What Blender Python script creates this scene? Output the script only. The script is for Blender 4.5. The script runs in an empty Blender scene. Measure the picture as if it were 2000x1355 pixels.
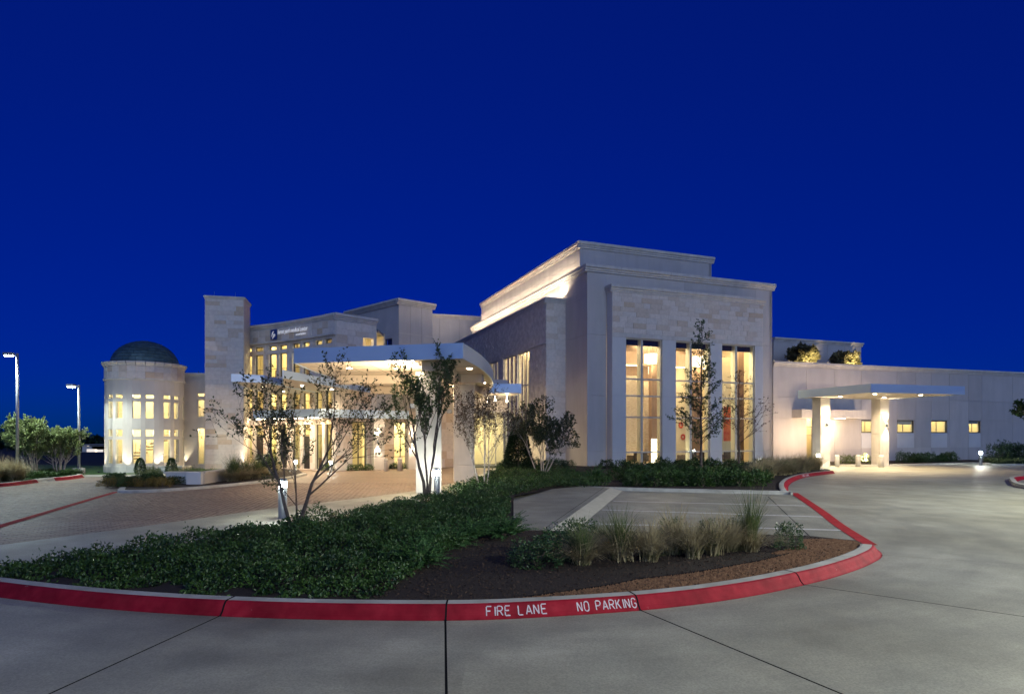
import bpy, bmesh, math, random
import numpy as np
from mathutils import Vector, Matrix, noise as mnoise
from mathutils.geometry import tessellate_polygon

R = math.radians
scene = bpy.context.scene
col = scene.collection
rng = random.Random(7)
nrng = np.random.default_rng(7)

# ---------------------------------------------------------------- camera, sky, dusk glow, exposure
FPX, YH, EYE = 1225.0, 850.0, 2.5
cam_d = bpy.data.cameras.new('camera')
cam_d.sensor_width = 36.0
cam_d.lens = 36.0 * FPX / 2000.0
cam_d.shift_y = (YH - 677.5) / 2000.0
cam_d.clip_start = 0.1
cam_d.clip_end = 6000
cam = bpy.data.objects.new('camera', cam_d)
cam.location = (0, 0, EYE)
cam.rotation_euler = (R(90), 0, 0)
col.objects.link(cam)
scene.camera = cam

SUN_EL, SUN_AZ = 24.0, 170.0       # dusk glow in the west, behind the camera
world = bpy.data.worlds.new('World')
scene.world = world
world.use_nodes = True
wn = world.node_tree.nodes; wl = world.node_tree.links
sky = wn.new('ShaderNodeTexSky')
sky.sky_type = 'NISHITA'; sky.sun_disc = False
sky.sun_elevation = R(1.0); sky.sun_rotation = R(SUN_AZ)
sky.ozone_density = 10.0; sky.air_density = 0.5; sky.dust_density = 0.0
flat = wn.new('ShaderNodeGamma'); flat.inputs[1].default_value = 0.5
tint = wn.new('ShaderNodeMix'); tint.data_type = 'RGBA'; tint.blend_type = 'MULTIPLY'
tint.inputs[0].default_value = 1.0
tint.inputs[7].default_value = (0.02, 0.27, 1.0, 1)
wl.new(sky.outputs[0], flat.inputs[0])
wl.new(flat.outputs[0], tint.inputs[6])
wl.new(tint.outputs[2], wn['Background'].inputs[0])
wn['Background'].inputs[1].default_value = 0.087

sun_d = bpy.data.lights.new('sun', 'SUN')
sun_d.energy = 0.37; sun_d.angle = R(50); sun_d.color = (0.50, 0.69, 1.0)
sun = bpy.data.objects.new('sun', sun_d)
sun.rotation_euler = (R(90 - SUN_EL), 0, R(180 - SUN_AZ))
col.objects.link(sun)

scene.view_settings.view_transform = 'Standard'
scene.view_settings.look = 'None'
scene.view_settings.exposure = 1.3
scene.view_settings.gamma = 1.0
scene.view_settings.use_curve_mapping = False
scene.render.engine = 'CYCLES'
scene.cycles.use_denoising = True
scene.cycles.max_bounces = 6
scene.cycles.diffuse_bounces = 3
scene.cycles.glossy_bounces = 2
scene.cycles.transmission_bounces = 3
scene.cycles.transparent_max_bounces = 12
scene.cycles.sample_clamp_indirect = 4.0
scene.cycles.caustics_reflective = False
scene.cycles.caustics_refractive = False

# ---------------------------------------------------------------- helpers
def G(x, y):
    Y = FPX * EYE / (y - YH)
    return ((x - 1000.0) / FPX * Y, Y)
def AT(x, Y):
    return (x - 1000.0) / FPX * Y
def ZP(y, Y):
    return EYE + (YH - y) * Y / FPX

def mat(name, c1, c2=None, scale=3.0, rough=0.75, bump=0.0, bscale=60.0, metal=0.0, c3=None, emit=None, estr=0.0,
        detail=4.0, spec=0.4, stretch=None, transl=0.0, rnd=None, c4=None, scale4=0.5, streak=None, speck=None, chips=None):
    m = bpy.data.materials.new(name); m.use_nodes = True
    nt = m.node_tree; n = nt.nodes; l = nt.links
    b = n['Principled BSDF']
    b.inputs['Roughness'].default_value = rough
    b.inputs['Metallic'].default_value = metal
    b.inputs['Specular IOR Level'].default_value = spec
    geo = n.new('ShaderNodeNewGeometry')
    vec = geo.outputs['Position']
    if stretch:
        mp = n.new('ShaderNodeMapping'); mp.inputs['Scale'].default_value = stretch
        l.new(vec, mp.inputs[0]); vec = mp.outputs[0]
    out = None
    if c2:
        t = n.new('ShaderNodeTexNoise'); t.inputs['Scale'].default_value = scale; t.inputs['Detail'].default_value = detail
        l.new(vec, t.inputs['Vector'])
        cr = n.new('ShaderNodeValToRGB')
        cr.color_ramp.elements[0].position = 0.32; cr.color_ramp.elements[0].color = (*c1, 1)
        cr.color_ramp.elements[1].position = 0.68; cr.color_ramp.elements[1].color = (*c2, 1)
        l.new(t.outputs[0], cr.inputs[0]); out = cr.outputs[0]
    if rnd:                                   # a different tone for each piece
        oi = n.new('ShaderNodeObjectInfo')
        rr = n.new('ShaderNodeValToRGB')
        els = rr.color_ramp.elements
        els[0].position = 0.0; els[0].color = (*rnd[0], 1); els[1].position = 1.0; els[1].color = (*rnd[-1], 1)
        for i, c in enumerate(rnd[1:-1]):
            e = els.new((i + 1) / (len(rnd) - 1)); e.color = (*c, 1)
        l.new(oi.outputs['Random'], rr.inputs[0])
        if out:
            mx = n.new('ShaderNodeMix'); mx.data_type = 'RGBA'; mx.blend_type = 'MULTIPLY'; mx.inputs[0].default_value = 1.0
            l.new(out, mx.inputs[6]); l.new(rr.outputs[0], mx.inputs[7]); out = mx.outputs[2]
        else: out = rr.outputs[0]
    if c4:                                    # broad stains and wear
        t4 = n.new('ShaderNodeTexNoise'); t4.inputs['Scale'].default_value = scale4; t4.inputs['Detail'].default_value = 5
        l.new(vec, t4.inputs['Vector'])
        r4 = n.new('ShaderNodeValToRGB'); r4.color_ramp.elements[0].position = 0.35; r4.color_ramp.elements[1].position = 0.7
        r4.color_ramp.elements[0].color = (1, 1, 1, 1); r4.color_ramp.elements[1].color = (*c4, 1)
        l.new(t4.outputs[0], r4.inputs[0])
        mx = n.new('ShaderNodeMix'); mx.data_type = 'RGBA'; mx.blend_type = 'MULTIPLY'; mx.inputs[0].default_value = 1.0
        if out: l.new(out, mx.inputs[6])
        else: mx.inputs[6].default_value = (*c1, 1)
        l.new(r4.outputs[0], mx.inputs[7]); out = mx.outputs[2]
    if streak:                                # broom marks, tyre tracks: noise drawn out along one direction
        mp2 = n.new('ShaderNodeMapping'); mp2.inputs['Rotation'].default_value = (0, 0, streak[1]); mp2.inputs['Scale'].default_value = streak[0]
        if len(streak) > 4:                   # tracks that curve round a centre
            sx = n.new('ShaderNodeVectorMath'); sx.operation = 'SUBTRACT'; sx.inputs[1].default_value = (*streak[4], 0)
            l.new(geo.outputs['Position'], sx.inputs[0])
            sp = n.new('ShaderNodeSeparateXYZ'); l.new(sx.outputs[0], sp.inputs[0])
            ln_ = n.new('ShaderNodeVectorMath'); ln_.operation = 'LENGTH'; l.new(sx.outputs[0], ln_.inputs[0])
            at = n.new('ShaderNodeMath'); at.operation = 'ARCTAN2'; l.new(sp.outputs[0], at.inputs[0]); l.new(sp.outputs[1], at.inputs[1])
            cb = n.new('ShaderNodeCombineXYZ'); l.new(at.outputs[0], cb.inputs[0]); l.new(ln_.outputs['Value'], cb.inputs[1])
            l.new(cb.outputs[0], mp2.inputs[0])
        else: l.new(geo.outputs['Position'], mp2.inputs[0])
        t5 = n.new('ShaderNodeTexNoise'); t5.inputs['Scale'].default_value = 1.0; t5.inputs['Detail'].default_value = 7; t5.inputs['Roughness'].default_value = 0.65
        l.new(mp2.outputs[0], t5.inputs['Vector'])
        r5 = n.new('ShaderNodeValToRGB'); r5.color_ramp.elements[0].position = 0.3; r5.color_ramp.elements[1].position = 0.7
        r5.color_ramp.elements[0].color = (*streak[2], 1); r5.color_ramp.elements[1].color = (*streak[3], 1)
        l.new(t5.outputs[0], r5.inputs[0])
        mx = n.new('ShaderNodeMix'); mx.data_type = 'RGBA'; mx.blend_type = 'MULTIPLY'; mx.inputs[0].default_value = 1.0
        l.new(out, mx.inputs[6]); l.new(r5.outputs[0], mx.inputs[7]); out = mx.outputs[2]
    if speck:                                 # grit
        t6 = n.new('ShaderNodeTexNoise'); t6.inputs['Scale'].default_value = speck[0]; t6.inputs['Detail'].default_value = 2
        l.new(geo.outputs['Position'], t6.inputs['Vector'])
        r6 = n.new('ShaderNodeValToRGB'); r6.color_ramp.elements[0].position = 0.3; r6.color_ramp.elements[1].position = 0.7
        r6.color_ramp.elements[0].color = (speck[1],) * 3 + (1,); r6.color_ramp.elements[1].color = (speck[2],) * 3 + (1,)
        l.new(t6.outputs[0], r6.inputs[0])
        mx = n.new('ShaderNodeMix'); mx.data_type = 'RGBA'; mx.blend_type = 'MULTIPLY'; mx.inputs[0].default_value = 1.0
        l.new(out, mx.inputs[6]); l.new(r6.outputs[0], mx.inputs[7]); out = mx.outputs[2]
    if chips:                                 # worn-through patches that bare what is underneath
        t7 = n.new('ShaderNodeTexNoise'); t7.inputs['Scale'].default_value = chips[0]; t7.inputs['Detail'].default_value = 9; t7.inputs['Roughness'].default_value = 0.7
        l.new(geo.outputs['Position'], t7.inputs['Vector'])
        r7 = n.new('ShaderNodeValToRGB'); r7.color_ramp.elements[0].position = chips[1]; r7.color_ramp.elements[1].position = chips[1] + 0.05
        r7.color_ramp.elements[0].color = (0, 0, 0, 1); r7.color_ramp.elements[1].color = (1, 1, 1, 1)
        l.new(t7.outputs[0], r7.inputs[0])
        mx = n.new('ShaderNodeMix'); mx.data_type = 'RGBA'
        l.new(r7.outputs[0], mx.inputs[0]); l.new(out, mx.inputs[6]); mx.inputs[7].default_value = (*chips[2], 1); out = mx.outputs[2]
    if out: l.new(out, b.inputs['Base Color'])
    else: b.inputs['Base Color'].default_value = (*c1, 1)
    if bump:
        bt = n.new('ShaderNodeTexNoise'); bt.inputs['Scale'].default_value = bscale; bt.inputs['Detail'].default_value = 3
        l.new(vec, bt.inputs['Vector'])
        bn = n.new('ShaderNodeBump'); bn.inputs['Strength'].default_value = bump; bn.inputs['Distance'].default_value = 0.02
        l.new(bt.outputs[0], bn.inputs['Height']); l.new(bn.outputs[0], b.inputs['Normal'])
    if emit:
        b.inputs['Emission Color'].default_value = (*emit, 1); b.inputs['Emission Strength'].default_value = estr
    if transl:
        tr = n.new('ShaderNodeBsdfTranslucent'); ms = n.new('ShaderNodeMixShader'); ms.inputs[0].default_value = transl
        if out: l.new(out, tr.inputs[0])
        else: tr.inputs[0].default_value = (*c1, 1)
        l.new(b.outputs[0], ms.inputs[1]); l.new(tr.outputs[0], ms.inputs[2])
        l.new(ms.outputs[0], n['Material Output'].inputs[0])
    return m

def glass_mat(name, tintc=(0.93, 0.96, 0.93), refl=0.10):
    m = bpy.data.materials.new(name); m.use_nodes = True
    n = m.node_tree.nodes; l = m.node_tree.links
    n.remove(n['Principled BSDF'])
    tr = n.new('ShaderNodeBsdfTransparent'); tr.inputs[0].default_value = (*tintc, 1)
    gl = n.new('ShaderNodeBsdfGlossy'); gl.inputs['Roughness'].default_value = 0.03
    lw = n.new('ShaderNodeLayerWeight'); lw.inputs[0].default_value = 0.5
    pw = n.new('ShaderNodeMath'); pw.operation = 'POWER'; pw.inputs[1].default_value = 4.0
    l.new(lw.outputs['Facing'], pw.inputs[0])
    fr = n.new('ShaderNodeMath'); fr.operation = 'MULTIPLY_ADD'; fr.inputs[1].default_value = 0.7; fr.inputs[2].default_value = 0.04
    l.new(pw.outputs[0], fr.inputs[0])
    ms = n.new('ShaderNodeMixShader')
    l.new(fr.outputs[0], ms.inputs[0]); l.new(tr.outputs[0], ms.inputs[1]); l.new(gl.outputs[0], ms.inputs[2])
    l.new(ms.outputs[0], n['Material Output'].inputs[0])
    return m

M = {}
M['concrete'] = mat('concrete', (0.26, 0.262, 0.222), (0.37, 0.365, 0.305), 1.1, 0.5, 0.35, 140, c4=(0.66, 0.65, 0.60), scale4=0.3, spec=0.4, detail=8, streak=((2.4, 1.1, 1), 0.0, (0.80, 0.79, 0.76), (1.12, 1.11, 1.07), (-0.5, 22.0)), speck=(45, 0.78, 1.18), chips=(3.0, 0.70, (0.20, 0.185, 0.16)))
M['kerb'] = mat('kerb_concrete', (0.36, 0.355, 0.32), (0.46, 0.45, 0.41), 4, 0.75, 0.2, 120, c4=(0.75, 0.74, 0.7), scale4=1.5)
M['red'] = mat('red_paint', (0.25, 0.006, 0.018), (0.33, 0.016, 0.03), 6, 0.7, 0.25, 90, c4=(0.62, 0.6, 0.6), scale4=2.0, spec=0.15, chips=(9.0, 0.665, (0.33, 0.27, 0.25)))
M['pale_concrete'] = mat('pale_concrete', (0.42, 0.40, 0.31), (0.50, 0.47, 0.38), 3, 0.8, 0.15, 90)
M['red_flat'] = mat('red_road_paint', (0.34, 0.012, 0.02), (0.42, 0.03, 0.035), 5, 0.85, 0.1, 90, c4=(0.7, 0.68, 0.68), scale4=2.0, spec=0.15)
M['white_paint'] = mat('white_paint', (0.72, 0.71, 0.69), (0.5, 0.48, 0.48), 14, 0.6, 0.1, 120)
M['letter_paint'] = mat('stencil_paint', (0.60, 0.54, 0.56), (0.45, 0.36, 0.40), 20, 0.7, 0.1, 120, chips=(26.0, 0.60, (0.30, 0.03, 0.045)))
M['sealant'] = mat('joint_sealant', (0.012, 0.012, 0.014), rough=1.0, spec=0.0)
M['brick'] = mat('paver_brick', (0.9, 0.9, 0.9), (1, 1, 1), 9, 0.55, 0.25, 90, rnd=[(0.15, 0.105, 0.078), (0.21, 0.145, 0.105), (0.18, 0.13, 0.10), (0.25, 0.175, 0.125)], spec=0.5)
M['brick_bed'] = mat('paver_field', (0.14, 0.096, 0.07), (0.25, 0.172, 0.122), 6, 0.55, 0.35, 14, spec=0.5, c4=(0.8, 0.8, 0.8), scale4=0.6)
M['mulch'] = mat('mulch', (0.008, 0.005, 0.004), (0.03, 0.018, 0.013), 26, 0.95, 0.8, 40)
M['chip'] = mat('bark_chip', (0.02, 0.012, 0.008), (0.075, 0.045, 0.03), 11, 0.9)
M['gravel'] = mat('red_gravel', (0.10, 0.048, 0.024), (0.26, 0.14, 0.075), 17, 0.9)
M['gravel_bed'] = mat('gravel_bed', (0.06, 0.03, 0.016), (0.17, 0.09, 0.05), 45, 0.95, 0.8, 60)
M['soil'] = mat('dark_land', (0.012, 0.014, 0.009), (0.025, 0.028, 0.018), 0.4, 1.0, 0.3, 8)
M['lawn'] = mat('lawn', (0.03, 0.075, 0.018), (0.055, 0.12, 0.03), 9, 0.95, 0.7, 60)
M['leaf_dark'] = mat('leaf_dark', (0.02, 0.055, 0.02), (0.065, 0.12, 0.04), 7, 0.38, transl=0.2, spec=0.55)
M['leaf_cover'] = mat('leaf_groundcover', (0.009, 0.03, 0.007), (0.062, 0.13, 0.026), 3.2, 0.45, transl=0.2, spec=0.5)
M['leaf_tree'] = mat('leaf_tree', (0.03, 0.05, 0.02), (0.085, 0.10, 0.042), 5, 0.5, transl=0.22)
M['leaf_green'] = mat('leaf_green', (0.032, 0.066, 0.022), (0.095, 0.135, 0.045), 5, 0.5, transl=0.25)
M['leaf_gold'] = mat('leaf_silvery', (0.10, 0.10, 0.045), (0.22, 0.19, 0.09), 5, 0.5, transl=0.25)
M['leaf_autumn'] = mat('leaf_reddish', (0.06, 0.05, 0.026), (0.13, 0.065, 0.035), 5, 0.55, transl=0.22)
M['leaf_bright'] = mat('leaf_bright', (0.11, 0.16, 0.05), (0.26, 0.31, 0.13), 4, 0.5, transl=0.28)
M['leaf_conifer'] = mat('leaf_conifer', (0.012, 0.03, 0.014), (0.025, 0.06, 0.02), 9, 0.6)
M['leaf_juniper'] = mat('leaf_juniper', (0.03, 0.085, 0.024), (0.075, 0.17, 0.045), 8, 0.6, transl=0.15)
M['flower_yellow'] = mat('flower_gold', (0.26, 0.17, 0.03), (0.13, 0.11, 0.03), 8, 0.7)
M['grass_straw'] = mat('grass_straw', (0.28, 0.23, 0.12), (0.46, 0.39, 0.23), 6, 0.7, transl=0.2)
M['grass_green'] = mat('grass_green', (0.055, 0.10, 0.03), (0.15, 0.17, 0.06), 6, 0.65, transl=0.2)
M['bark_pale'] = mat('bark_pale', (0.30, 0.25, 0.20), (0.47, 0.42, 0.36), 9, 0.8, 0.4, 50)
M['bark_dark'] = mat('bark_dark', (0.07, 0.055, 0.045), (0.14, 0.11, 0.09), 9, 0.85, 0.5, 50)
STN = [(0.62, 0.49, 0.36), (0.70, 0.60, 0.49), (0.74, 0.655, 0.555), (0.69, 0.63, 0.55), (0.76, 0.665, 0.56), (0.71, 0.63, 0.54), (0.62, 0.47, 0.32)]
M['stone'] = mat('limestone_block', (0.88, 0.87, 0.86), (1, 1, 1), 5, 0.85, 0.45, 22, rnd=STN)
M['mortar'] = mat('mortar', (0.50, 0.46, 0.40), (0.56, 0.52, 0.46), 5, 0.9)
M['ledge'] = mat('ledge_stone', (0.52, 0.46, 0.40), (0.72, 0.66, 0.58), 2.2, 0.9, 0.6, 26, detail=6)
M['trim'] = mat('cast_stone_trim', (0.56, 0.52, 0.46), (0.65, 0.60, 0.53), 1.3, 0.8, 0.15, 60, streak=((2.5, 2.5, 0.3), 0, (0.88, 0.87, 0.85), (1.05, 1.05, 1.05)))
M['stucco'] = mat('stucco', (0.50, 0.455, 0.41), (0.57, 0.52, 0.465), 0.8, 0.9, 0.25, 90, streak=((1.1, 1.1, 0.22), 0, (0.90, 0.895, 0.88), (1.05, 1.05, 1.05)))
M['panel'] = mat('wall_panel', (0.96, 0.96, 0.96), (1, 1, 1), 1.1, 0.85, 0.2, 80, rnd=[(0.50, 0.455, 0.415), (0.535, 0.49, 0.45), (0.57, 0.52, 0.47)], streak=((1.1, 1.1, 0.22), 0, (0.90, 0.895, 0.88), (1.05, 1.05, 1.05)))
M['panel_pale'] = mat('pale_panel', (0.60, 0.58, 0.55), (0.64, 0.62, 0.58), 1.1, 0.8, 0.1, 80)
M['fascia'] = mat('metal_fascia', (0.46, 0.60, 0.76), (0.50, 0.64, 0.80), 0.5, 0.36, metal=0.3)  # brushed aluminium; the sky's reflection is put into the blue base colour
M['soffit'] = mat('soffit_panel', (0.60, 0.52, 0.42), (0.64, 0.56, 0.46), 0.7, 0.45, spec=0.45)
M['frame'] = mat('window_frame', (0.55, 0.54, 0.42), (0.60, 0.58, 0.47), 2, 0.4, metal=0.2)
M['frame_blue'] = mat('pale_transom', (0.56, 0.60, 0.62), (0.62, 0.65, 0.66), 2, 0.4, metal=0.2)
M['frame_dark'] = mat('dark_frame', (0.07, 0.065, 0.055), rough=0.45)
M['door_dark'] = mat('dark_door', (0.018, 0.016, 0.015), (0.03, 0.026, 0.022), 3, 0.35)
M['glass'] = glass_mat('window_glass')
M['int_wall'] = mat('interior_wall', (0.72, 0.61, 0.40), (0.76, 0.65, 0.44), 0.8, 0.9)
M['int_ceiling'] = mat('interior_ceiling', (0.66, 0.60, 0.50), rough=0.9)
M['int_floor'] = mat('interior_floor', (0.30, 0.24, 0.17), (0.36, 0.29, 0.21), 2, 0.4)
M['int_brown'] = mat('brown_panelling', (0.22, 0.145, 0.095), (0.27, 0.18, 0.12), 2, 0.6, stretch=(6, 6, 0.4))
M['int_stone'] = mat('interior_stone', (0.42, 0.33, 0.24), (0.62, 0.52, 0.40), 5, 0.9, 0.6, 18, stretch=(1, 1, 3))
M['sofa'] = mat('dark_upholstery', (0.05, 0.04, 0.035), (0.08, 0.06, 0.05), 6, 0.8)
M['red_art'] = mat('red_artwork', (0.55, 0.06, 0.03), (0.70, 0.20, 0.08), 2.5, 0.6)
M['dome'] = mat('dome_tile', (0.05, 0.10, 0.11), (0.10, 0.17, 0.18), 3, 0.45, 0.4, 30, metal=0.25, rnd=[(0.7, 0.7, 0.7), (1, 1, 1), (0.85, 0.9, 0.9)])
M['steel'] = mat('galvanised_steel', (0.34, 0.35, 0.36), (0.44, 0.45, 0.46), 3, 0.4, metal=0.6)
M['bollard_metal'] = mat('bollard_metal', (0.20, 0.22, 0.24), (0.26, 0.28, 0.30), 3, 0.45, metal=0.5)
M['roof'] = mat('roof_membrane', (0.28, 0.27, 0.26), (0.34, 0.33, 0.31), 0.7, 0.9)
M['logo_blue'] = mat('logo_blue', (0.012, 0.05, 0.22), rough=0.4)
M['sign_white'] = mat('sign_white', (0.8, 0.8, 0.8), rough=0.5, emit=(1, 0.98, 0.95), estr=0.12)
M['lamp_cool'] = mat('lamp_cool', (0.9, 0.95, 0.95), emit=(0.86, 1.0, 0.94), estr=60)
M['lamp_bollard'] = mat('lamp_bollard', (0.9, 0.95, 0.95), emit=(0.95, 1.0, 0.90), estr=230)
M['lamp_bollard_dim'] = mat('lamp_bollard_dim', (0.9, 0.95, 0.95), emit=(0.95, 1.0, 0.90), estr=60)
M['lamp_warm'] = mat('lamp_warm', (0.9, 0.85, 0.75), emit=(1.0, 0.83, 0.60), estr=14)
M['lamp_strip'] = mat('lamp_strip', (0.9, 0.85, 0.75), emit=(1.0, 0.83, 0.62), estr=40)
M['lamp_strip_soft'] = mat('lamp_strip_soft', (0.9, 0.85, 0.75), emit=(1.0, 0.83, 0.62), estr=23)
M['lamp_shade'] = mat('lamp_shade', (0.9, 0.85, 0.75), emit=(1.0, 0.88, 0.62), estr=2.2)
M['far_light'] = mat('far_light', (0.9, 0.85, 0.75), emit=(1.0, 0.85, 0.65), estr=0.3)

def tag(o, label=None, cat=None, group=None, kind=None):
    if label: o['label'] = label
    if cat: o['category'] = cat
    if group: o['group'] = group
    if kind: o['kind'] = kind
    return o

ROOT = {}
def thing(name, label, cat, loc=(0, 0, 0), group=None):
    o = bpy.data.objects.new(name, None); col.objects.link(o)
    o.location = loc; o.empty_display_size = 0.5
    ROOT[o] = Vector(loc)
    return tag(o, label, cat, group)

def link(name, mesh, parent=None):
    o = bpy.data.objects.new(name, mesh); col.objects.link(o)
    if parent is not None:
        o.parent = parent; ROOT[o] = ROOT.get(parent, Vector((0, 0, 0)))
    else: ROOT[o] = Vector((0, 0, 0))
    return o

class MB:
    def __init__(s): s.v = []; s.f = []; s.mi = []
    def add(s, verts, faces, mi=0):
        b = len(s.v); s.v += [tuple(p) for p in verts]
        for f in faces: s.f.append(tuple(b + i for i in f)); s.mi.append(mi)
    def hexa(s, p, mi=0):   # p: 4 bottom ccw, 4 top ccw
        s.add(p, [(3, 2, 1, 0), (4, 5, 6, 7), (0, 1, 5, 4), (1, 2, 6, 5), (2, 3, 7, 6), (3, 0, 4, 7)], mi)
    def box(s, x0, x1, y0, y1, z0, z1, mi=0):
        s.hexa([(x0, y0, z0), (x1, y0, z0), (x1, y1, z0), (x0, y1, z0), (x0, y0, z1), (x1, y0, z1), (x1, y1, z1), (x0, y1, z1)], mi)
    def fbox(s, F, s0, s1, o0, o1, z0, z1, mi=0):   # o0 < o1, o1 is outwards
        a, b, c, d = F.pt(s0, o1), F.pt(s1, o1), F.pt(s1, o0), F.pt(s0, o0)
        s.hexa([(*a, z0), (*b, z0), (*c, z0), (*d, z0), (*a, z1), (*b, z1), (*c, z1), (*d, z1)], mi)
    def prism(s, pts, z0, z1, mi=0):
        n = len(pts)
        area = sum(pts[i][0] * pts[(i + 1) % n][1] - pts[(i + 1) % n][0] * pts[i][1] for i in range(n))
        if area < 0: pts = pts[::-1]
        tris = tessellate_polygon([[Vector((x, y, 0)) for x, y in pts]])
        fix = []
        for t in tris:
            (ax, ay), (bx, by), (cx, cy) = (pts[i] for i in t)
            fix.append(t if (bx - ax) * (cy - ay) - (cx - ax) * (by - ay) > 0 else t[::-1])
        v = [(x, y, z0) for x, y in pts] + [(x, y, z1) for x, y in pts]
        f = [tuple(i + n for i in t) for t in fix] + [tuple(reversed(t)) for t in fix]
        f += [(i, (i + 1) % n, (i + 1) % n + n, i + n) for i in range(n)]
        s.add(v, f, mi)
    def sheet(s, pts, z, mi=0):
        n = len(pts)
        tris = tessellate_polygon([[Vector((x, y, 0)) for x, y in pts]])
        f = []
        for t in tris:
            (ax, ay), (bx, by), (cx, cy) = (pts[i] for i in t)
            f.append(t if (bx - ax) * (cy - ay) - (cx - ax) * (by - ay) > 0 else t[::-1])
        s.add([(x, y, z) for x, y in pts], f, mi)
    def tube(s, path, radii, n=6, cap=True):
        P = [Vector(p) for p in path]; b = len(s.v)
        for i, p in enumerate(P):
            d = (P[min(i + 1, len(P) - 1)] - P[max(i - 1, 0)])
            if d.length < 1e-9: d = Vector((0, 0, 1))
            d.normalize()
            a = d.cross(Vector((0.31, 0.95, 0.03)) if abs(d.z) > 0.7 else Vector((0, 0, 1))).normalized(); c = d.cross(a)
            for k in range(n):
                t = 2 * math.pi * k / n
                s.v.append(tuple(p + (a * math.cos(t) + c * math.sin(t)) * radii[i]))
        for i in range(len(P) - 1):
            for k in range(n):
                s.f.append((b + i * n + k, b + (i + 1) * n + k, b + (i + 1) * n + (k + 1) % n, b + i * n + (k + 1) % n)); s.mi.append(0)
        if cap:
            s.f.append(tuple(b + k for k in range(n))); s.mi.append(0)
            s.f.append(tuple(b + (len(P) - 1) * n + k for k in reversed(range(n)))); s.mi.append(0)
    def lathe(s, cx, cy, prof, n=24, mi=0):
        b = len(s.v); m = len(prof)
        for r, z in prof:
            for k in range(n):
                t = 2 * math.pi * k / n
                s.v.append((cx + r * math.cos(t), cy + r * math.sin(t), z))
        for i in range(m - 1):
            for k in range(n):
                s.f.append((b + i * n + k, b + i * n + (k + 1) % n, b + (i + 1) * n + (k + 1) % n, b + (i + 1) * n + k)); s.mi.append(mi)
        s.f.append(tuple(b + k for k in reversed(range(n)))); s.mi.append(mi)
        s.f.append(tuple(b + (m - 1) * n + k for k in range(n))); s.mi.append(mi)
    def build(s, name, m, parent=None, smooth=False, local=False, bevel=0):
        me = bpy.data.meshes.new(name)
        off = Vector((0, 0, 0)) if (local or parent is None) else ROOT[parent]
        me.from_pydata([(x - off.x, y - off.y, z - off.z) for x, y, z in s.v], [], s.f)
        for mm in (m if isinstance(m, (list, tuple)) else [m]): me.materials.append(M[mm])
        if any(s.mi): me.polygons.foreach_set('material_index', s.mi)
        if smooth: me.polygons.foreach_set('use_smooth', [True] * len(me.polygons))
        me.update()
        o = link(name, me, parent)
        if bevel:
            md = o.modifiers.new('bevel', 'BEVEL'); md.width = bevel; md.segments = 2; md.limit_method = 'ANGLE'
        return o

class Fr:      # a wall frame: origin, direction left to right as seen from outside; outward normal to the viewer's side
    def __init__(s, ox, oy, dx, dy):
        L = math.hypot(dx, dy); s.o = (ox, oy); s.d = (dx / L, dy / L); s.n = (dy / L, -dx / L); s.a = math.atan2(dy, dx); s.L = L
    @staticmethod
    def two(p, q): return Fr(p[0], p[1], q[0] - p[0], q[1] - p[1])
    def pt(s, a, o=0.0): return (s.o[0] + s.d[0] * a + s.n[0] * o, s.o[1] + s.d[1] * a + s.n[1] * o)
    def s_at(s, px, o=0.0):     # distance along the wall of the point seen at image column px
        k = (px - 1000.0) / FPX
        ox, oy = s.pt(0, o)
        return (k * oy - ox) / (s.d[0] - k * s.d[1])
    def depth(s, a, o=0.0): return s.pt(a, o)[1]

def wall(F, s0, s1, z0, z1, ops, thick, name, m, parent, o1=0.0):
    mb = MB()
    zs = sorted({z0, z1} | {z for o in ops for z in (o[2], o[3]) if z0 < z < z1})
    for za, zb in zip(zs, zs[1:]):
        zc = (za + zb) / 2
        cuts = sorted((max(o[0], s0), min(o[1], s1)) for o in ops if o[2] < zc < o[3])
        x = s0
        for a, b in cuts:
            if a > x + 1e-4: mb.fbox(F, x, a, o1 - thick, o1, za, zb)
            x = max(x, b)
        if x < s1 - 1e-4: mb.fbox(F, x, s1, o1 - thick, o1, za, zb)
    return mb.build(name, m, parent)

# one unit bevelled block shared by stones, panels and slabs
def unit_block(name, m, bev=0.08):
    bm = bmesh.new(); bmesh.ops.create_cube(bm, size=1.0)
    es = [e for e in bm.edges if all(v.co.y < 0 for v in e.verts)]   # the outer face's edges
    bmesh.ops.bevel(bm, geom=es, offset=bev, segments=1, affect='EDGES')
    me = bpy.data.meshes.new(name); bm.to_mesh(me); bm.free(); me.materials.append(M[m]); return me
BLOCK = {}
def block(name, m, F, s0, s1, o0, o1, z0, z1, parent, bev=0.06):
    if (m, bev) not in BLOCK: BLOCK[(m, bev)] = unit_block('block_' + m, m, bev)
    o = link(name, BLOCK[(m, bev)], parent)
    x, y = F.pt((s0 + s1) / 2, (o0 + o1) / 2)
    o.location = Vector((x, y, (z0 + z1) / 2)) - ROOT[parent]
    o.rotation_euler = (0, 0, F.a)
    o.scale = (s1 - s0, o1 - o0, z1 - z0)
    return o

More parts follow.
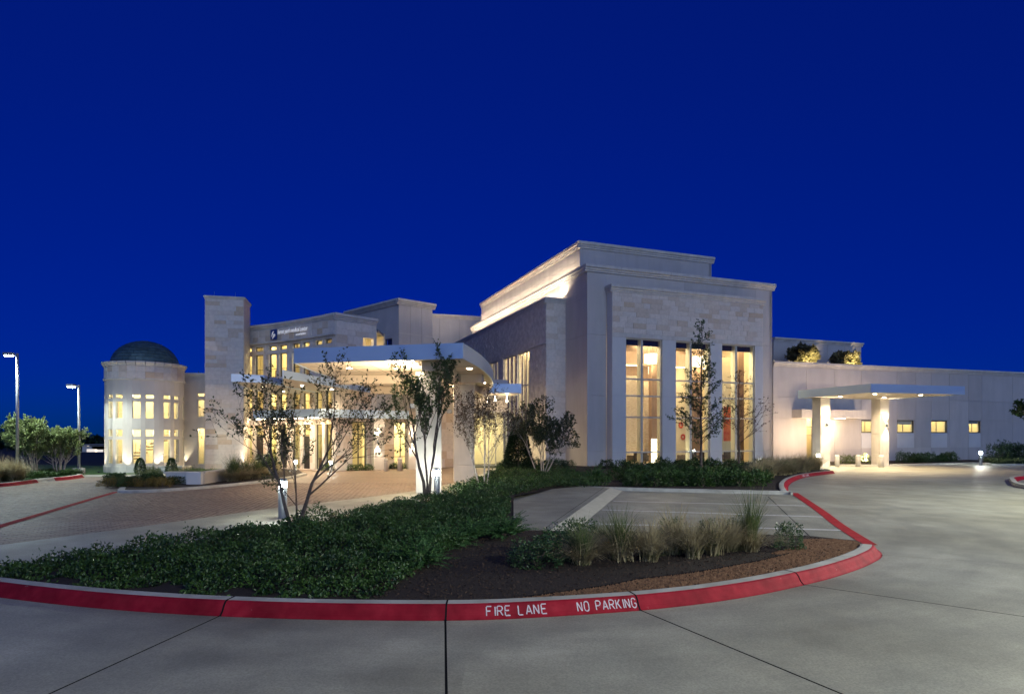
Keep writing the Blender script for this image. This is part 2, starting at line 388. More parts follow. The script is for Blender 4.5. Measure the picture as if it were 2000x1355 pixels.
def stones(F, s0, s1, z0, z1, ops, parent, h=(0.3, 0.45), ln=(0.5, 1.0), proud=0.03, gap=0.012, name='stone', m='stone', lip=0.0, limit=300):
    n = 0; z = z0; rest = MB()
    marks = sorted({o[2] for o in ops} | {o[3] for o in ops} | {z1})
    while z < z1 - 0.02:
        nz = z + rng.uniform(*h)
        nm = min([q for q in marks if q > z + 0.01] + [z1])
        if nz > nm - h[0] * 0.6: nz = nm
        cuts = sorted((o[0], o[1]) for o in ops if o[2] < (z + nz) / 2 < o[3])
        x = s0; spans = []
        for a, b in cuts:
            if a > x: spans.append((x, min(a, s1)))
            x = max(x, b)
        if x < s1: spans.append((x, s1))
        for a, b in spans:
            x = a
            while x < b - 0.02:
                nx = x + rng.uniform(*ln)
                if nx > b - ln[0] * 0.6: nx = b
                pr = proud + rng.uniform(-0.3, 0.3) * proud + lip
                if n < limit: block(name, m, F, x + gap / 2, nx - gap / 2, -0.02, pr, z + gap / 2, nz - gap / 2, parent)
                else: rest.fbox(F, x + gap / 2, nx - gap / 2, -0.02, pr, z + gap / 2, nz - gap / 2)
                n += 1; x = nx
        z = nz
    if rest.v: tag(rest.build('stones', m, parent), kind='stuff')
    return n

# stepped coping profile, one block per length of stone
def coping_unit(m):
    prof = [(0, 0), (0.35, 0), (0.35, 0.22), (0.62, 0.30), (0.62, 0.48), (1.0, 0.62), (1.0, 1.0), (-0.6, 1.0), (-0.6, 0)]
    v = []; n = len(prof)
    for x in (-0.5, 0.5):
        for o, z in prof: v.append((x, -o, z))
    f = [(i, (i + 1) % n, (i + 1) % n + n, i + n) for i in range(n)]
    f += [tuple(reversed(range(n))), tuple(range(n, 2 * n))]
    me = bpy.data.meshes.new('coping_' + m); me.from_pydata(v, [], f); me.materials.append(M[m])
    bm = bmesh.new(); bm.from_mesh(me); bmesh.ops.recalc_face_normals(bm, faces=bm.faces); bm.to_mesh(me); bm.free()
    return me
COP = {}
def coping(F, s0, s1, z, h, proj, parent, seg=1.9, m='trim', ext0=0.0, ext1=0.0, name='coping_stone'):
    if m not in COP: COP[m] = coping_unit(m)
    s0 -= ext0; s1 += ext1
    k = max(1, round((s1 - s0) / seg)); L = (s1 - s0) / k
    for i in range(k):
        o = link(name, COP[m], parent)
        x, y = F.pt(s0 + (i + 0.5) * L)
        o.location = Vector((x, y, z)) - ROOT[parent]
        o.rotation_euler = (0, 0, F.a); o.scale = (L - 0.014, proj, h)

def window(F, s0, s1, z0, z1, parent, rec=0.18, fw=0.06, verts=(), trans=(), vw=0.07, tw=0.05, m='frame', depth=0.08, glass='glass', name='window'):
    mb = MB(); o1 = -rec; o0 = -rec - depth
    mb.fbox(F, s0, s0 + fw, o0, o1, z0, z1); mb.fbox(F, s1 - fw, s1, o0, o1, z0, z1)
    mb.fbox(F, s0 + fw, s1 - fw, o0, o1, z0, z0 + fw); mb.fbox(F, s0 + fw, s1 - fw, o0, o1, z1 - fw, z1)
    for v in verts: mb.fbox(F, v - vw / 2, v + vw / 2, o0, o1 + 0.003, z0 + fw, z1 - fw)
    for t in trans: mb.fbox(F, s0 + fw, s1 - fw, o0 + 0.004, o1 - 0.004, t - tw / 2, t + tw / 2)
    w = mb.build(name, m, parent)
    xs = [s0 + fw] + [q for v in verts for q in (v - vw / 2, v + vw / 2)] + [s1 - fw]
    zs = [z0 + fw] + [q for t in trans for q in (t - tw / 2, t + tw / 2)] + [z1 - fw]
    for i in range(0, len(xs), 2):
        for j in range(0, len(zs), 2):
            p = MB(); om = (o0 + o1) / 2
            p.fbox(F, xs[i] - 0.01, xs[i + 1] + 0.01, om - 0.006, om + 0.006, zs[j] - 0.01, zs[j + 1] + 0.01)
            p.build('pane', glass, w)
    return w

def light(kind, name, loc, power, color=(1, 0.85, 0.62), parent=None, size=None, target=None, spot=None, blend=0.6, rz=None):
    d = bpy.data.lights.new(name, kind); d.energy = power; d.color = color
    if kind == 'AREA':
        if isinstance(size, (tuple, list)): d.shape = 'RECTANGLE'; d.size, d.size_y = size
        else: d.size = size or 0.5
    elif kind in ('POINT', 'SPOT'): d.shadow_soft_size = size or 0.06
    if kind == 'SPOT': d.spot_size = R(spot or 90); d.spot_blend = blend
    o = bpy.data.objects.new(name, d); col.objects.link(o)
    off = Vector((0, 0, 0))
    if parent is not None: o.parent = parent; off = ROOT[parent]
    o.location = Vector(loc) - off
    if target is not None:
        o.rotation_euler = (Vector(target) - Vector(loc)).to_track_quat('-Z', 'Y').to_euler()
    if rz is not None: o.rotation_euler = (o.rotation_euler[0], o.rotation_euler[1], rz)
    return o

def inpoly(xs, ys, poly):
    xs = np.asarray(xs); ys = np.asarray(ys); ins = np.zeros(xs.shape, bool)
    n = len(poly)
    for i in range(n):
        x0, y0 = poly[i]; x1, y1 = poly[(i + 1) % n]
        if y0 == y1: continue
        c = ((y0 > ys) != (y1 > ys)) & (xs < (x1 - x0) * (ys - y0) / (y1 - y0) + x0)
        ins ^= c
    return ins
def scatter(poly, count, r=nrng):
    p = np.array(poly); lo = p.min(0); hi = p.max(0); out = np.zeros((0, 2))
    for _ in range(60):
        q = r.uniform(lo, hi, (count * 2, 2)); q = q[inpoly(q[:, 0], q[:, 1], poly)]
        out = np.vstack([out, q])
        if len(out) >= count: break
    return out[:count]

def np_mesh(name, verts, faces, m):
    me = bpy.data.meshes.new(name); nv, nf, k = len(verts), len(faces), faces.shape[1]
    me.vertices.add(nv); me.vertices.foreach_set('co', verts.astype(np.float32).ravel())
    me.loops.add(nf * k); me.loops.foreach_set('vertex_index', faces.astype(np.int32).ravel())
    me.polygons.add(nf); me.polygons.foreach_set('loop_start', np.arange(0, nf * k, k, dtype=np.int32))
    me.materials.append(M[m]); me.update(calc_edges=True); return me

def unit(v): return v / np.maximum(np.linalg.norm(v, axis=1, keepdims=True), 1e-9)
def leaves(pos, dirs, length, width, fold=0.25):     # one folded pointed leaf for each position
    n = len(pos); d = unit(dirs)
    up = unit(nrng.normal(size=(n, 3)) + np.array([0, 0, 0.9]))
    side = unit(np.cross(d, up)); nor = np.cross(side, d)
    L = (np.ones(n) * length)[:, None] if np.ndim(length) == 0 else np.asarray(length)[:, None]
    W = (np.ones(n) * width)[:, None] if np.ndim(width) == 0 else np.asarray(width)[:, None]
    a = pos; c = pos + d * L - nor * L * 0.12
    b = pos + d * L * 0.45 + side * W * 0.5 + nor * W * fold; e = pos + d * L * 0.45 - side * W * 0.5 + nor * W * fold
    v = np.stack([a, b, c, e], 1).reshape(-1, 3)
    i = np.arange(n)[:, None] * 4
    f = np.concatenate([i + np.array([[0, 1, 2]]), i + np.array([[0, 2, 3]])], 0)
    return v, f
# ================================================================ the setting: land, drives, kerbs, beds
def ground_z(y): return -0.03 if y < 60 else -0.03 - (y - 60) * 0.0138
mb = MB()
ys = [-60, 0, 30, 60, 90, 140, 220, 400, 800, 1600, 3200, 5000]
xs = [-6000, -2000, -700, -250, -100, -40, 0, 40, 100, 250, 700, 2000, 6000]
for j, y in enumerate(ys):
    for x in xs: mb.v.append((x, y, ground_z(y)))
nx = len(xs)
for j in range(len(ys) - 1):
    for i in range(nx - 1):
        mb.f.append((j * nx + i, j * nx + i + 1, (j + 1) * nx + i + 1, (j + 1) * nx + i)); mb.mi.append(0)
tag(mb.build('ground', 'soil'), kind='structure')

# kerb line of the front island (foot of the kerb, in image pixels on the pavement)
KPX = [(-190, 1140), (0, 1167.5), (140, 1184), (280, 1196), (428, 1204.5), (600, 1210.5), (735, 1212.5), (870, 1213), (965, 1211), (1056, 1206.5), (1152, 1200.5),
       (1252, 1193), (1330, 1185), (1400, 1176), (1490, 1161), (1572, 1143), (1630, 1128), (1680, 1111), (1706, 1099), (1720, 1090), (1723, 1082), (1716, 1074), (1702, 1066)]
def smooth_line(pts, n=6):
    P = [pts[0]] + list(pts) + [pts[-1]]; out = []
    for i in range(1, len(P) - 2):
        p0, p1, p2, p3 = (np.array(P[j], float) for j in (i - 1, i, i + 1, i + 2))
        for k in range(n):
            t = k / n
            out.append(tuple(0.5 * (2 * p1 + (p2 - p0) * t + (2 * p0 - 5 * p1 + 4 * p2 - p3) * t * t + (3 * p1 - p0 - 3 * p2 + p3) * t ** 3)))
    out.append(tuple(pts[-1])); return out
def offset_line(pts, d):          # d > 0 to the left of travel
    out = []
    for i, p in enumerate(pts):
        a = pts[max(i - 1, 0)]; b = pts[min(i + 1, len(pts) - 1)]
        tx, ty = b[0] - a[0], b[1] - a[1]; L = math.hypot(tx, ty) or 1
        out.append((p[0] - ty / L * d, p[1] + tx / L * d))
    return out
FOOT = smooth_line([G(*p) for p in KPX], 6)
JI = {4: None, 7: None, 11: None, 15: None}

KPROF = [(0.0, 0.0), (0.035, 0.018), (0.075, 0.06), (0.115, 0.135), (0.15, 0.175), (0.185, 0.19), (0.36, 0.195), (0.40, 0.185), (0.40, -0.02)]
def kerb_run(foot, i0, i1, parent, prof=KPROF, red_upto=5, mats=('kerb', 'red'), name='kerb_segment', cut=0.004, taper=0):
    pts = foot[i0:i1 + 1]
    n = len(prof); mb = MB()
    P = [Vector((*p, 0)) for p in pts]
    for end, nb in ((0, 1), (-1, -2)):      # a small open joint at both ends
        d = (P[nb] - P[end]).normalized(); P[end] = P[end] + d * cut
    tang = []
    for i in range(len(pts)):
        gi = i0 + i; a = foot[max(gi - 1, 0)]; b = foot[min(gi + 1, len(foot) - 1)]
        L = math.hypot(b[0] - a[0], b[1] - a[1]) or 1; tang.append(((b[0] - a[0]) / L, (b[1] - a[1]) / L))
    for i, (p, (tx, ty)) in enumerate(zip(P, tang)):
        k_ = 1.0 if not taper else min(1.0, 0.06 + 0.94 * (len(P) - 1 - i) / taper)
        for o, z in prof: mb.v.append((p.x - ty * o, p.y + tx * o, z * k_ if z > 0 else z))
    for i in range(len(P) - 1):
        for k in range(n - 1):
            mb.f.append((i * n + k, (i + 1) * n + k, (i + 1) * n + k + 1, i * n + k + 1)); mb.mi.append(1 if k < red_upto else 0)
    mb.f.append(tuple(range(n))); mb.mi.append(0)
    mb.f.append(tuple((len(P) - 1) * n + k for k in reversed(range(n)))); mb.mi.append(0)
    return mb.build(name, list(mats), parent)

kerb = tag(MB(), None) if False else None
kerb = thing('kerb', 'concrete kerb with red fire lane face along the front planting island', 'kerb')
tag(kerb, kind='structure')
KB = [0, 24, 42, 66, 90, len(FOOT) - 1]
KB[2] = 42
for a, b in zip(KB, KB[1:]): kerb_run(FOOT, a, b, kerb, taper=12 if b == KB[-1] else 0)
for i in KB[1:-1]:                       # dark filler in the kerb joints
    a, p, b = FOOT[i - 1], FOOT[i], FOOT[i + 1]; L = math.hypot(b[0] - a[0], b[1] - a[1]); tx, ty = (b[0] - a[0]) / L, (b[1] - a[1]) / L
    m_ = MB(); n_ = len(KPROF)
    for s_ in (-0.012, 0.012):
        for o, z in KPROF: m_.v.append((p[0] + tx * s_ - ty * (o - .003 if o < .3 else o), p[1] + ty * s_ + tx * (o - .003 if o < .3 else o), z + (.003 if z > 0 else 0)))
    for k in range(n_ - 1): m_.f.append((k, n_ + k, n_ + k + 1, k + 1)); m_.mi.append(0)
    m_.f += [tuple(range(n_)), tuple(reversed(range(n_, 2 * n_)))]; m_.mi += [0, 0]
    m_.build('joint', 'sealant', kerb)

# ---- concrete drive: a base sheet and, in front of the island, its separate slabs with sealed joints
drive = MB()
drive.sheet([(-60, -45), (70, -45), (95, 70), (24, 62), (12, 40), (-2, 40), (-30, 40), (-60, 24)], 0.0)
drive = tag(drive.build('drive', 'concrete'), kind='structure')
JD = [((428, 1204.5), (100, 1355)), ((870, 1213), (872, 1355)), ((1252, 1193), (1640, 1355)), ((1572, 1143), (2000, 1205)), ((1723, 1085), (2000, 1103))]
def far(p, q, L):
    a = Vector(G(*p)); b = Vector(G(*q)); d = (b - a).normalized(); return a, d, a + d * L
J = [far(p, q, 13.0) for p, q in JD]
jix = [24, 42, 66, 90, 120]
jix = [min(range(len(FOOT)), key=lambda i: (FOOT[i][0] - j[0].x) ** 2 + (FOOT[i][1] - j[0].y) ** 2) for j in J]
bounds = [(0, None)] + [(jix[i], J[i]) for i in range(5)]
gap = 0.014
edge = offset_line(FOOT, -0.012)
for k in range(5):
    i0, j0 = bounds[k]; i1, j1 = bounds[k + 1]
    pts = [edge[i] for i in range(i0, i1 + 1)]
    d1 = j1[1]; n1 = Vector((-d1.y, d1.x)) * gap * -1
    if j0 is None:
        d0 = Vector((-0.62, -0.78)); s0 = Vector(pts[0]); e0 = s0 + d0 * 13; n0 = Vector((0, 0))
    else:
        d0 = j0[1]; s0 = Vector(pts[0]); e0 = s0 + d0 * 13; n0 = Vector((-d0.y, d0.x)) * gap
    if k == 4: e1 = Vector(pts[-1]) + d1 * 40; e0 = Vector(pts[0]) + d0 * 40
    else: e1 = Vector(pts[-1]) + d1 * 13
    s1 = Vector(pts[-1])
    poly = [tuple(s0 + n0)] + pts[1:-1] + [tuple(s1 + n1), tuple(e1 + n1), tuple(e0 + n0)]
    mb = MB(); mb.prism(poly, -0.01, 0.014); mb.build('slab', 'concrete', drive)
for (a, d, e) in J[:]:
    n = Vector((-d.y, d.x)) * 0.022; mb = MB(); L = 40 if a.y > 10 else 13
    q = a - d * 0.02
    mb.sheet([tuple(q - n), tuple(q + n), tuple(a + d * L + n), tuple(a + d * L - n)], 0.0125)
    mb.build('joint', 'sealant', drive)

# ---- front island and building bed
REAR = [(-10.6, 11.0), (-9.2, 11.15), (-7.7, 13.0), (-6.3, 15.5), (-4.6, 19.0), (-3.6, 21.8), (-2.7, 24.6), (-2.2, 28.0), (-1.5, 33.0), (-1.0, 40.0), (-0.8, 47.5)]
BRICKEDGE = [(-16.5, 9.5), (-13.2, 12.2), (-11.6, 14.2), (-10.2, 16.9), (-8.2, 21.3), (-6.0, 24.9), (-4.5, 27.6), (-3.5, 31.0), (-2.6, 35.0), (-1.9, 41.0), (-1.4, 47.5)]
INNER = offset_line(FOOT, 0.30)
TIP = INNER[-1]
PADF = [G(1650, 1063), G(1590, 1056.5), G(1400, 1049), G(1105, 1046), G(1003, 1043)]
WALKL = [G(1003, 1043), G(1003, 985), G(1077, 961), G(1130, 955.5)]
BACKP = [G(1130, 955.5), G(1216, 958.5), G(1400, 963), G(1536, 966)]
RCURVE_PX = [(1545, 966), (1540, 957), (1541, 948), (1553, 939), (1580, 931), (1632, 924.5)]
RC = smooth_line([G(*p) for p in RCURVE_PX], 5)
bed_front = INNER + PADF + [WALKL[1], (0.1, 24.6), (-2.7, 24.6)] + REAR[::-1][5:]
bed_build = [(-2.7, 24.6), (0.1, 24.6), WALKL[2], WALKL[3]] + BACKP[1:] + offset_line(RC, 0.3)[1:] + [(22.3, 44), (22.9, 50), (23.4, 56.4), (5.8, 48.6), (2.8, 51.6), (-0.8, 51), (-0.8, 47.5)] + REAR[::-1][1:5]
mb = MB(); mb.sheet(bed_front, 0.12); mb.sheet(bed_build, 0.119)
tag(mb.build('planting_bed', 'mulch'), kind='structure')

# sidewalk beside the parking bay (level with the kerb top), sloped concrete strip, parking bay
mb = MB(); mb.prism([G(1003, 1043), G(1075, 1045), G(1192, 958), G(1130, 955.5), G(1077, 961), G(1003, 985)], -0.01, 0.14)
tag(mb.build('sidewalk', 'concrete'), kind='structure')
mb = MB()
a, b, c, d = G(1075, 1045), G(1112, 1046.5), G(1216, 958.5), G(1192, 958)
mb.add([(*a, 0.14), (*b, 0.012), (*c, 0.012), (*d, 0.14), (*a, 0.0), (*d, 0.0)], [(0, 1, 2, 3), (0, 4, 1), (3, 2, 5)])
tag(mb.build('sloped_kerb', 'pale_concrete'), kind='structure')
mb = MB(); mb.prism([G(1112, 1046.5), G(1400, 1049), G(1590, 1056.5), G(1694, 1065.5), G(1620, 1013), G(1545, 966), G(1400, 963), G(1216, 958.5)], -0.01, 0.012)
park = tag(mb.build('parking_bay', 'concrete'), kind='structure')
def strip(p, q, w, z, name, m, parent=None):
    a, b = Vector(p), Vector(q); d = (b - a).normalized(); n = Vector((-d.y, d.x)) * w / 2
    mb = MB(); mb.sheet([tuple(a - n), tuple(b - n), tuple(b + n), tuple(a + n)], z)
    return mb.build(name, m, parent)
for p, q in (((1198, 979), (1572, 988)), ((1176, 996), (1612, 1010)), ((1146, 1023), (1648, 1036))):
    strip(G(*p), G(*q), 0.17, 0.0165, 'stall_line', 'white_paint', park)
strip(G(1500, 970), G(1590, 1056), 0.02, 0.0162, 'joint', 'sealant', park)
for p, q in (((1240, 970), (1560, 972)),): strip(G(*p), G(*q), 0.012, 0.0162, 'joint', 'sealant', park)
a = G(1040, 1044); b = G(1150, 957)
strip(G(1062, 1044), G(1180, 957.5), 0.015, 0.1445, 'joint', 'sealant', None).name = 'sidewalk_joint'
tag(bpy.data.objects['sidewalk_joint'], kind='structure')
# red fire-lane stripe across the mouth of the bay
STR = smooth_line([G(1700, 1065), G(1640, 1027), G(1600, 996.5), G(1551, 963)], 6)
mb = MB(); A = offset_line(STR, 0.15); B = offset_line(STR, -0.15)
mb.sheet(A + B[::-1], 0.02); tag(mb.build('fire_lane_stripe', 'red_flat'), kind='structure')
# back kerb of the bay and the red kerb that turns towards the wing door
kb = thing('kerb', 'kerb behind the parking stalls', 'kerb'); tag(kb, kind='structure')
back = smooth_line(BACKP + [G(1545, 966)], 4)
BPROF = [(0, 0), (0.02, 0.13), (0.05, 0.15), (0.2, 0.155), (0.2, 0)]
kerb_run(back, 0, 8, kb, BPROF, 0); kerb_run(back, 8, len(back) - 1, kb, BPROF, 0)
kr = thing('kerb', 'red kerb turning towards the side door', 'kerb'); tag(kr, kind='structure')
kerb_run(RC, 0, 14, kr); kerb_run(RC, 14, len(RC) - 1, kr)

# ---- brick paved entrance drive with a concrete border
band = [REAR[0]] + REAR[1:] + BRICKEDGE[::-1]
mb = MB(); mb.sheet(band, 0.022); tag(mb.build('concrete_border', 'concrete'), kind='structure')
BRICKP = BRICKEDGE + [(-4, 49.5), (-11, 49.5), (-17, 49.5), (-20.5, 44), (-25.2, 37.5), (-25.0, 31.5), (-24.6, 27), (-22, 14)]
mb = MB(); mb.sheet(BRICKP, 0.005); bd = tag(mb.build('brick_drive', 'brick_bed'), kind='structure')
bl, bw = 0.30, 0.15
ang = math.atan2(5.9, 4.4); ca, sa = math.cos(ang), math.sin(ang)
cells = []
for i in range(-120, 121):
    for j in range(-200, 201):
        u = (i + (0.5 if j % 2 else 0)) * bl; v = j * bw
        x = -13 + u * ca - v * sa; y = 24 + u * sa + v * ca
        cells.append((x, y))
cells = np.array(cells)
k = inpoly(cells[:, 0], cells[:, 1], BRICKP) & (cells[:, 1] < 33) & (cells[:, 0] / cells[:, 1] > -0.86)
cells = cells[k]
cells = cells[np.argsort(cells[:, 1])]
def brick_mesh():
    bm = bmesh.new(); bmesh.ops.create_cube(bm, size=1.0)
    bmesh.ops.scale(bm, vec=(bl - 0.012, bw - 0.012, 0.03), verts=bm.verts)
    bmesh.ops.bevel(bm, geom=[e for e in bm.edges if all(v.co.z > 0 for v in e.verts)], offset=0.006, segments=1, affect='EDGES')
    me = bpy.data.meshes.new('brick'); bm.to_mesh(me); bm.free(); me.materials.append(M['brick']); return me
BR = brick_mesh()
for x, y in cells[:300]:
    o = link('brick', BR, bd); o.location = (x, y, 0.002 + rng.uniform(-0.004, 0.004)); o.rotation_euler = (rng.uniform(-.012, .012), rng.uniform(-.012, .012), ang)
rest = cells[300:]
h = nrng.uniform(0.012, 0.0185, len(rest))
tx = nrng.uniform(-0.003, 0.003, (len(rest), 4))
cor = np.array([(-1, -1), (1, -1), (1, 1), (-1, 1)], float) * np.array([(bl - 0.012) / 2, (bw - 0.012) / 2])
cr = np.stack([cor[:, 0] * ca - cor[:, 1] * sa, cor[:, 0] * sa + cor[:, 1] * ca], 1)
top = np.concatenate([rest[:, None, :] + cr[None] * 0.96, (h[:, None] + tx)[..., None]], 2)
bot = np.concatenate([rest[:, None, :] + cr[None], np.full((len(rest), 4, 1), 0.0)], 2)
V = np.concatenate([bot, top], 1).reshape(-1, 3)
q = np.array([(4, 5, 6, 7), (0, 1, 5, 4), (1, 2, 6, 5), (2, 3, 7, 6), (3, 0, 4, 7)])
Fq = (np.arange(len(rest))[:, None, None] * 8 + q[None]).reshape(-1, 4)
tag(link('bricks', np_mesh('bricks', V, Fq, 'brick_bed'), bd), kind='stuff')
# red line across the bricks
mb = MB(); ln = smooth_line([G(228, 961), G(150, 984), G(60, 1011), G(0, 1029), G(-120, 1066)], 5)
A = offset_line(ln, 0.14); B = offset_line(ln, -0.14)
mb.sheet(A + B[::-1], 0.027); tag(mb.build('fire_lane_line', 'red_flat'), kind='structure')

# ---- island with the low curved wall
NOSE = [G(232, 957), G(229, 962), G(245, 963.5), G(298, 962), G(360, 958), G(420, 953), G(480, 947), G(530, 941), G(575, 934), G(600, 927.5)]
NI = smooth_line(NOSE, 5)
k2 = thing('kerb', 'low pale kerb around the bed with the curved wall', 'kerb'); tag(k2, kind='structure')
LPROF = [(0, 0), (0.02, 0.10), (0.05, 0.13), (0.28, 0.135), (0.28, 0)]
kerb_run(NI, 0, 20, k2, LPROF, 0); kerb_run(NI, 20, 34, k2, LPROF, 0); kerb_run(NI, 34, len(NI) - 1, k2, LPROF, 0)
mb = MB(); mb.sheet(offset_line(NI, 0.2) + [(-14.8, 43.5), (-18.2, 47.0), (-20.2, 46.2), (-21.5, 40), (-19.2, 33.0)], 0.10)
tag(mb.build('planting_bed', 'mulch'), kind='structure')
# lawn round the rotunda, sidewalk
mb = MB(); mb.sheet([(-60, 40), (-28, 39.2), (-25, 38.9), (-20.5, 40), (-19.5, 46.5), (-60, 60)], 0.03)
tag(mb.build('lawn', 'lawn'), kind='structure')
mb = MB(); mb.sheet([(-30, 37.2), (-21.4, 37.6), (-19.6, 34.5), (-18.2, 36.0), (-20.6, 40.2), (-28, 38.9), (-30, 38.6)], 0.045)
tag(mb.build('sidewalk', 'kerb'), kind='structure')
# bed with lamp posts on the far left
LB = smooth_line([(-26.4, 26.0), G(0, 951.5), G(60, 945), (-25.0, 33.8), (-24.9, 35.5), G(165, 932.5), (-25.9, 38.0)], 6)
k3 = thing('kerb', 'kerb with patches of red along the bed with lamp posts', 'kerb'); tag(k3, kind='structure')
for i, (a, b) in enumerate(((0, 12), (12, 15), (15, 20), (20, 25), (25, 31), (31, len(LB) - 1))): kerb_run(LB, a, b, k3, KPROF, 5 if i in (0, 1, 3, 4) else 0)
mb = MB(); mb.sheet(offset_line(LB, 0.3) + [(-40, 39.5), (-44, 26)], 0.11); tag(mb.build('planting_bed', 'lawn'), kind='structure')
# beds along the wing
mb = MB(); mb.sheet([(30.0, 50.9), (36.5, 53.3), (44, 56.2), (45, 62), (25, 57.0), (25.6, 53.2)], 0.10)
tag(mb.build('planting_bed', 'mulch'), kind='structure')
mb = MB(); mb.sheet([G(1938, 907.5), G(2010, 908), G(2150, 912), (75, 66), (50, 60.8), (42.5, 57)], 0.09)
tag(mb.build('lawn', 'lawn'), kind='structure')
k4 = thing('kerb', 'pale kerb along the foot of the wing wall', 'kerb'); tag(k4, kind='structure')
wk = [(26.6, 51.4), (30.0, 50.9), (36.5, 53.3), (41.0, 55.0), G(1938, 908.5), G(2010, 909), G(2150, 913)]
wk = smooth_line(wk, 3); kerb_run(wk, 0, 9, k4, LPROF, 0); kerb_run(wk, 9, len(wk) - 1, k4, LPROF, 0)
k5 = thing('kerb', 'red kerb nose across the drive from the wing', 'kerb'); tag(k5, kind='structure')
kk = smooth_line([G(2080, 960), G(2010, 953), G(1992, 943), G(1996, 937), G(2060, 933)], 4)
kerb_run(kk[::-1] if False else kk, 0, len(kk) - 1, k5)

# ---- kerb lettering, stencilled strokes laid on the sloping red face
STROKE = {
 'F': [((0, 0), (0, 1)), ((0, 1), (.6, 1)), ((0, .52), (.48, .52))],
 'I': [((.1, 0), (.1, 1))],
 'R': [((0, 0), (0, 1)), ((0, 1), (.42, 1)), ((.42, 1), (.58, .86)), ((.58, .86), (.58, .66)), ((.58, .66), (.42, .5)), ((.42, .5), (.0, .5)), ((.3, .5), (.62, 0))],
 'E': [((0, 0), (0, 1)), ((0, 1), (.6, 1)), ((0, .52), (.48, .52)), ((0, 0), (.6, 0))],
 'L': [((0, 0), (0, 1)), ((0, 0), (.55, 0))],
 'A': [((0, 0), (.32, 1)), ((.32, 1), (.64, 0)), ((.14, .32), (.5, .32))],
 'N': [((0, 0), (0, 1)), ((0, 1), (.55, 0)), ((.55, 0), (.55, 1))],
 'O': [((.15, 0), (0, .2)), ((0, .2), (0, .8)), ((0, .8), (.15, 1)), ((.15, 1), (.42, 1)), ((.42, 1), (.57, .8)), ((.57, .8), (.57, .2)), ((.57, .2), (.42, 0)), ((.42, 0), (.15, 0))],
 'P': [((0, 0), (0, 1)), ((0, 1), (.42, 1)), ((.42, 1), (.58, .86)), ((.58, .86), (.58, .64)), ((.58, .64), (.42, .48)), ((.42, .48), (0, .48))],
 'K': [((0, 0), (0, 1)), ((.02, .42), (.55, 1)), ((.2, .6), (.58, 0))],
 'G': [((.55, .8), (.4, 1)), ((.4, 1), (.15, 1)), ((.15, 1), (0, .8)), ((0, .8), (0, .2)), ((0, .2), (.15, 0)), ((.15, 0), (.42, 0)), ((.42, 0), (.57, .2)), ((.57, .2), (.57, .46)), ((.57, .46), (.34, .46))]}
STROKE['U'] = STROKE['O']
def prof_at(t):      # t: distance up the sloping face
    acc = 0
    for (o0, z0), (o1, z1) in zip(KPROF[1:], KPROF[2:]):
        L = math.hypot(o1 - o0, z1 - z0)
        if t <= acc + L: k = (t - acc) / L; return o0 + (o1 - o0) * k, z0 + (z1 - z0) * k
        acc += L
    return KPROF[5]
def kerb_text(words, foot, start, height, spacing, name, base=0.035, lift=0.006, lw=0.135, wide=1.0):
    arc = [0]
    for p, q in zip(foot, foot[1:]): arc.append(arc[-1] + math.hypot(q[0] - p[0], q[1] - p[1]))
    def at(s, t):
        i = max(j for j in range(len(arc)) if arc[j] <= s); i = min(i, len(foot) - 2)
        k = (s - arc[i]) / (arc[i + 1] - arc[i]); p, q = foot[i], foot[i + 1]
        L = math.hypot(q[0] - p[0], q[1] - p[1]); tx, ty = (q[0] - p[0]) / L, (q[1] - p[1]) / L
        o, z = prof_at(max(t, 0)); o -= lift * 0.9; z += lift * 0.4
        return (p[0] + (q[0] - p[0]) * k - ty * o, p[1] + (q[1] - p[1]) * k + tx * o, z)
    s = start
    for ch in words:
        if ch == ' ': s += height * 0.62 * wide; continue
        mb = MB()
        for (x0, y0), (x1, y1) in STROKE[ch]:
            L = math.hypot(x1 - x0, y1 - y0); dx, dy = (x1 - x0) / L, (y1 - y0) / L
            st = 0.035 if L > 0.3 else 0.0     # the stencil's bridges
            x0 += dx * st; y0 += dy * st; x1 -= dx * st; y1 -= dy * st
            nx_, ny_ = -dy * lw / 2, dx * lw / 2
            m_ = 3
            for k in range(m_):
                a0, a1 = k / m_, (k + 1) / m_
                c = [(x0 + (x1 - x0) * a0 - nx_, y0 + (y1 - y0) * a0 - ny_), (x0 + (x1 - x0) * a1 - nx_, y0 + (y1 - y0) * a1 - ny_),
                     (x0 + (x1 - x0) * a1 + nx_, y0 + (y1 - y0) * a1 + ny_), (x0 + (x1 - x0) * a0 + nx_, y0 + (y1 - y0) * a0 + ny_)]
                mb.add([at(s + u * height * wide, base + w * height) for u, w in c], [(0, 1, 2, 3)])
        mb.build('painted_letter', 'letter_paint', name)
        s += height * (0.34 if ch == 'I' else 0.88) * wide
    return s
def arc_of(foot, px, rowpx):
    g = G(px, rowpx); i = min(range(len(foot)), key=lambda j: (foot[j][0] - g[0]) ** 2 + (foot[j][1] - g[1]) ** 2)
    s = sum(math.hypot(foot[j + 1][0] - foot[j][0], foot[j + 1][1] - foot[j][1]) for j in range(i))
    p, q = foot[i], foot[min(i + 1, len(foot) - 1)]; L = math.hypot(q[0] - p[0], q[1] - p[1]) or 1
    return s + ((g[0] - p[0]) * (q[0] - p[0]) + (g[1] - p[1]) * (q[1] - p[1])) / L
kerb_text('FIRE LANE', FOOT, arc_of(FOOT, 951, 1211.5), 0.135, 0, kerb, wide=0.92)
kerb_text('NO PARKING', FOOT, arc_of(FOOT, 1132, 1202), 0.135, 0, kerb, wide=0.86)
kerb_text('FIRE LANE', RC, arc_of(RC, 1572, 933), 0.13, 0, kr, lw=0.2, wide=1.6)
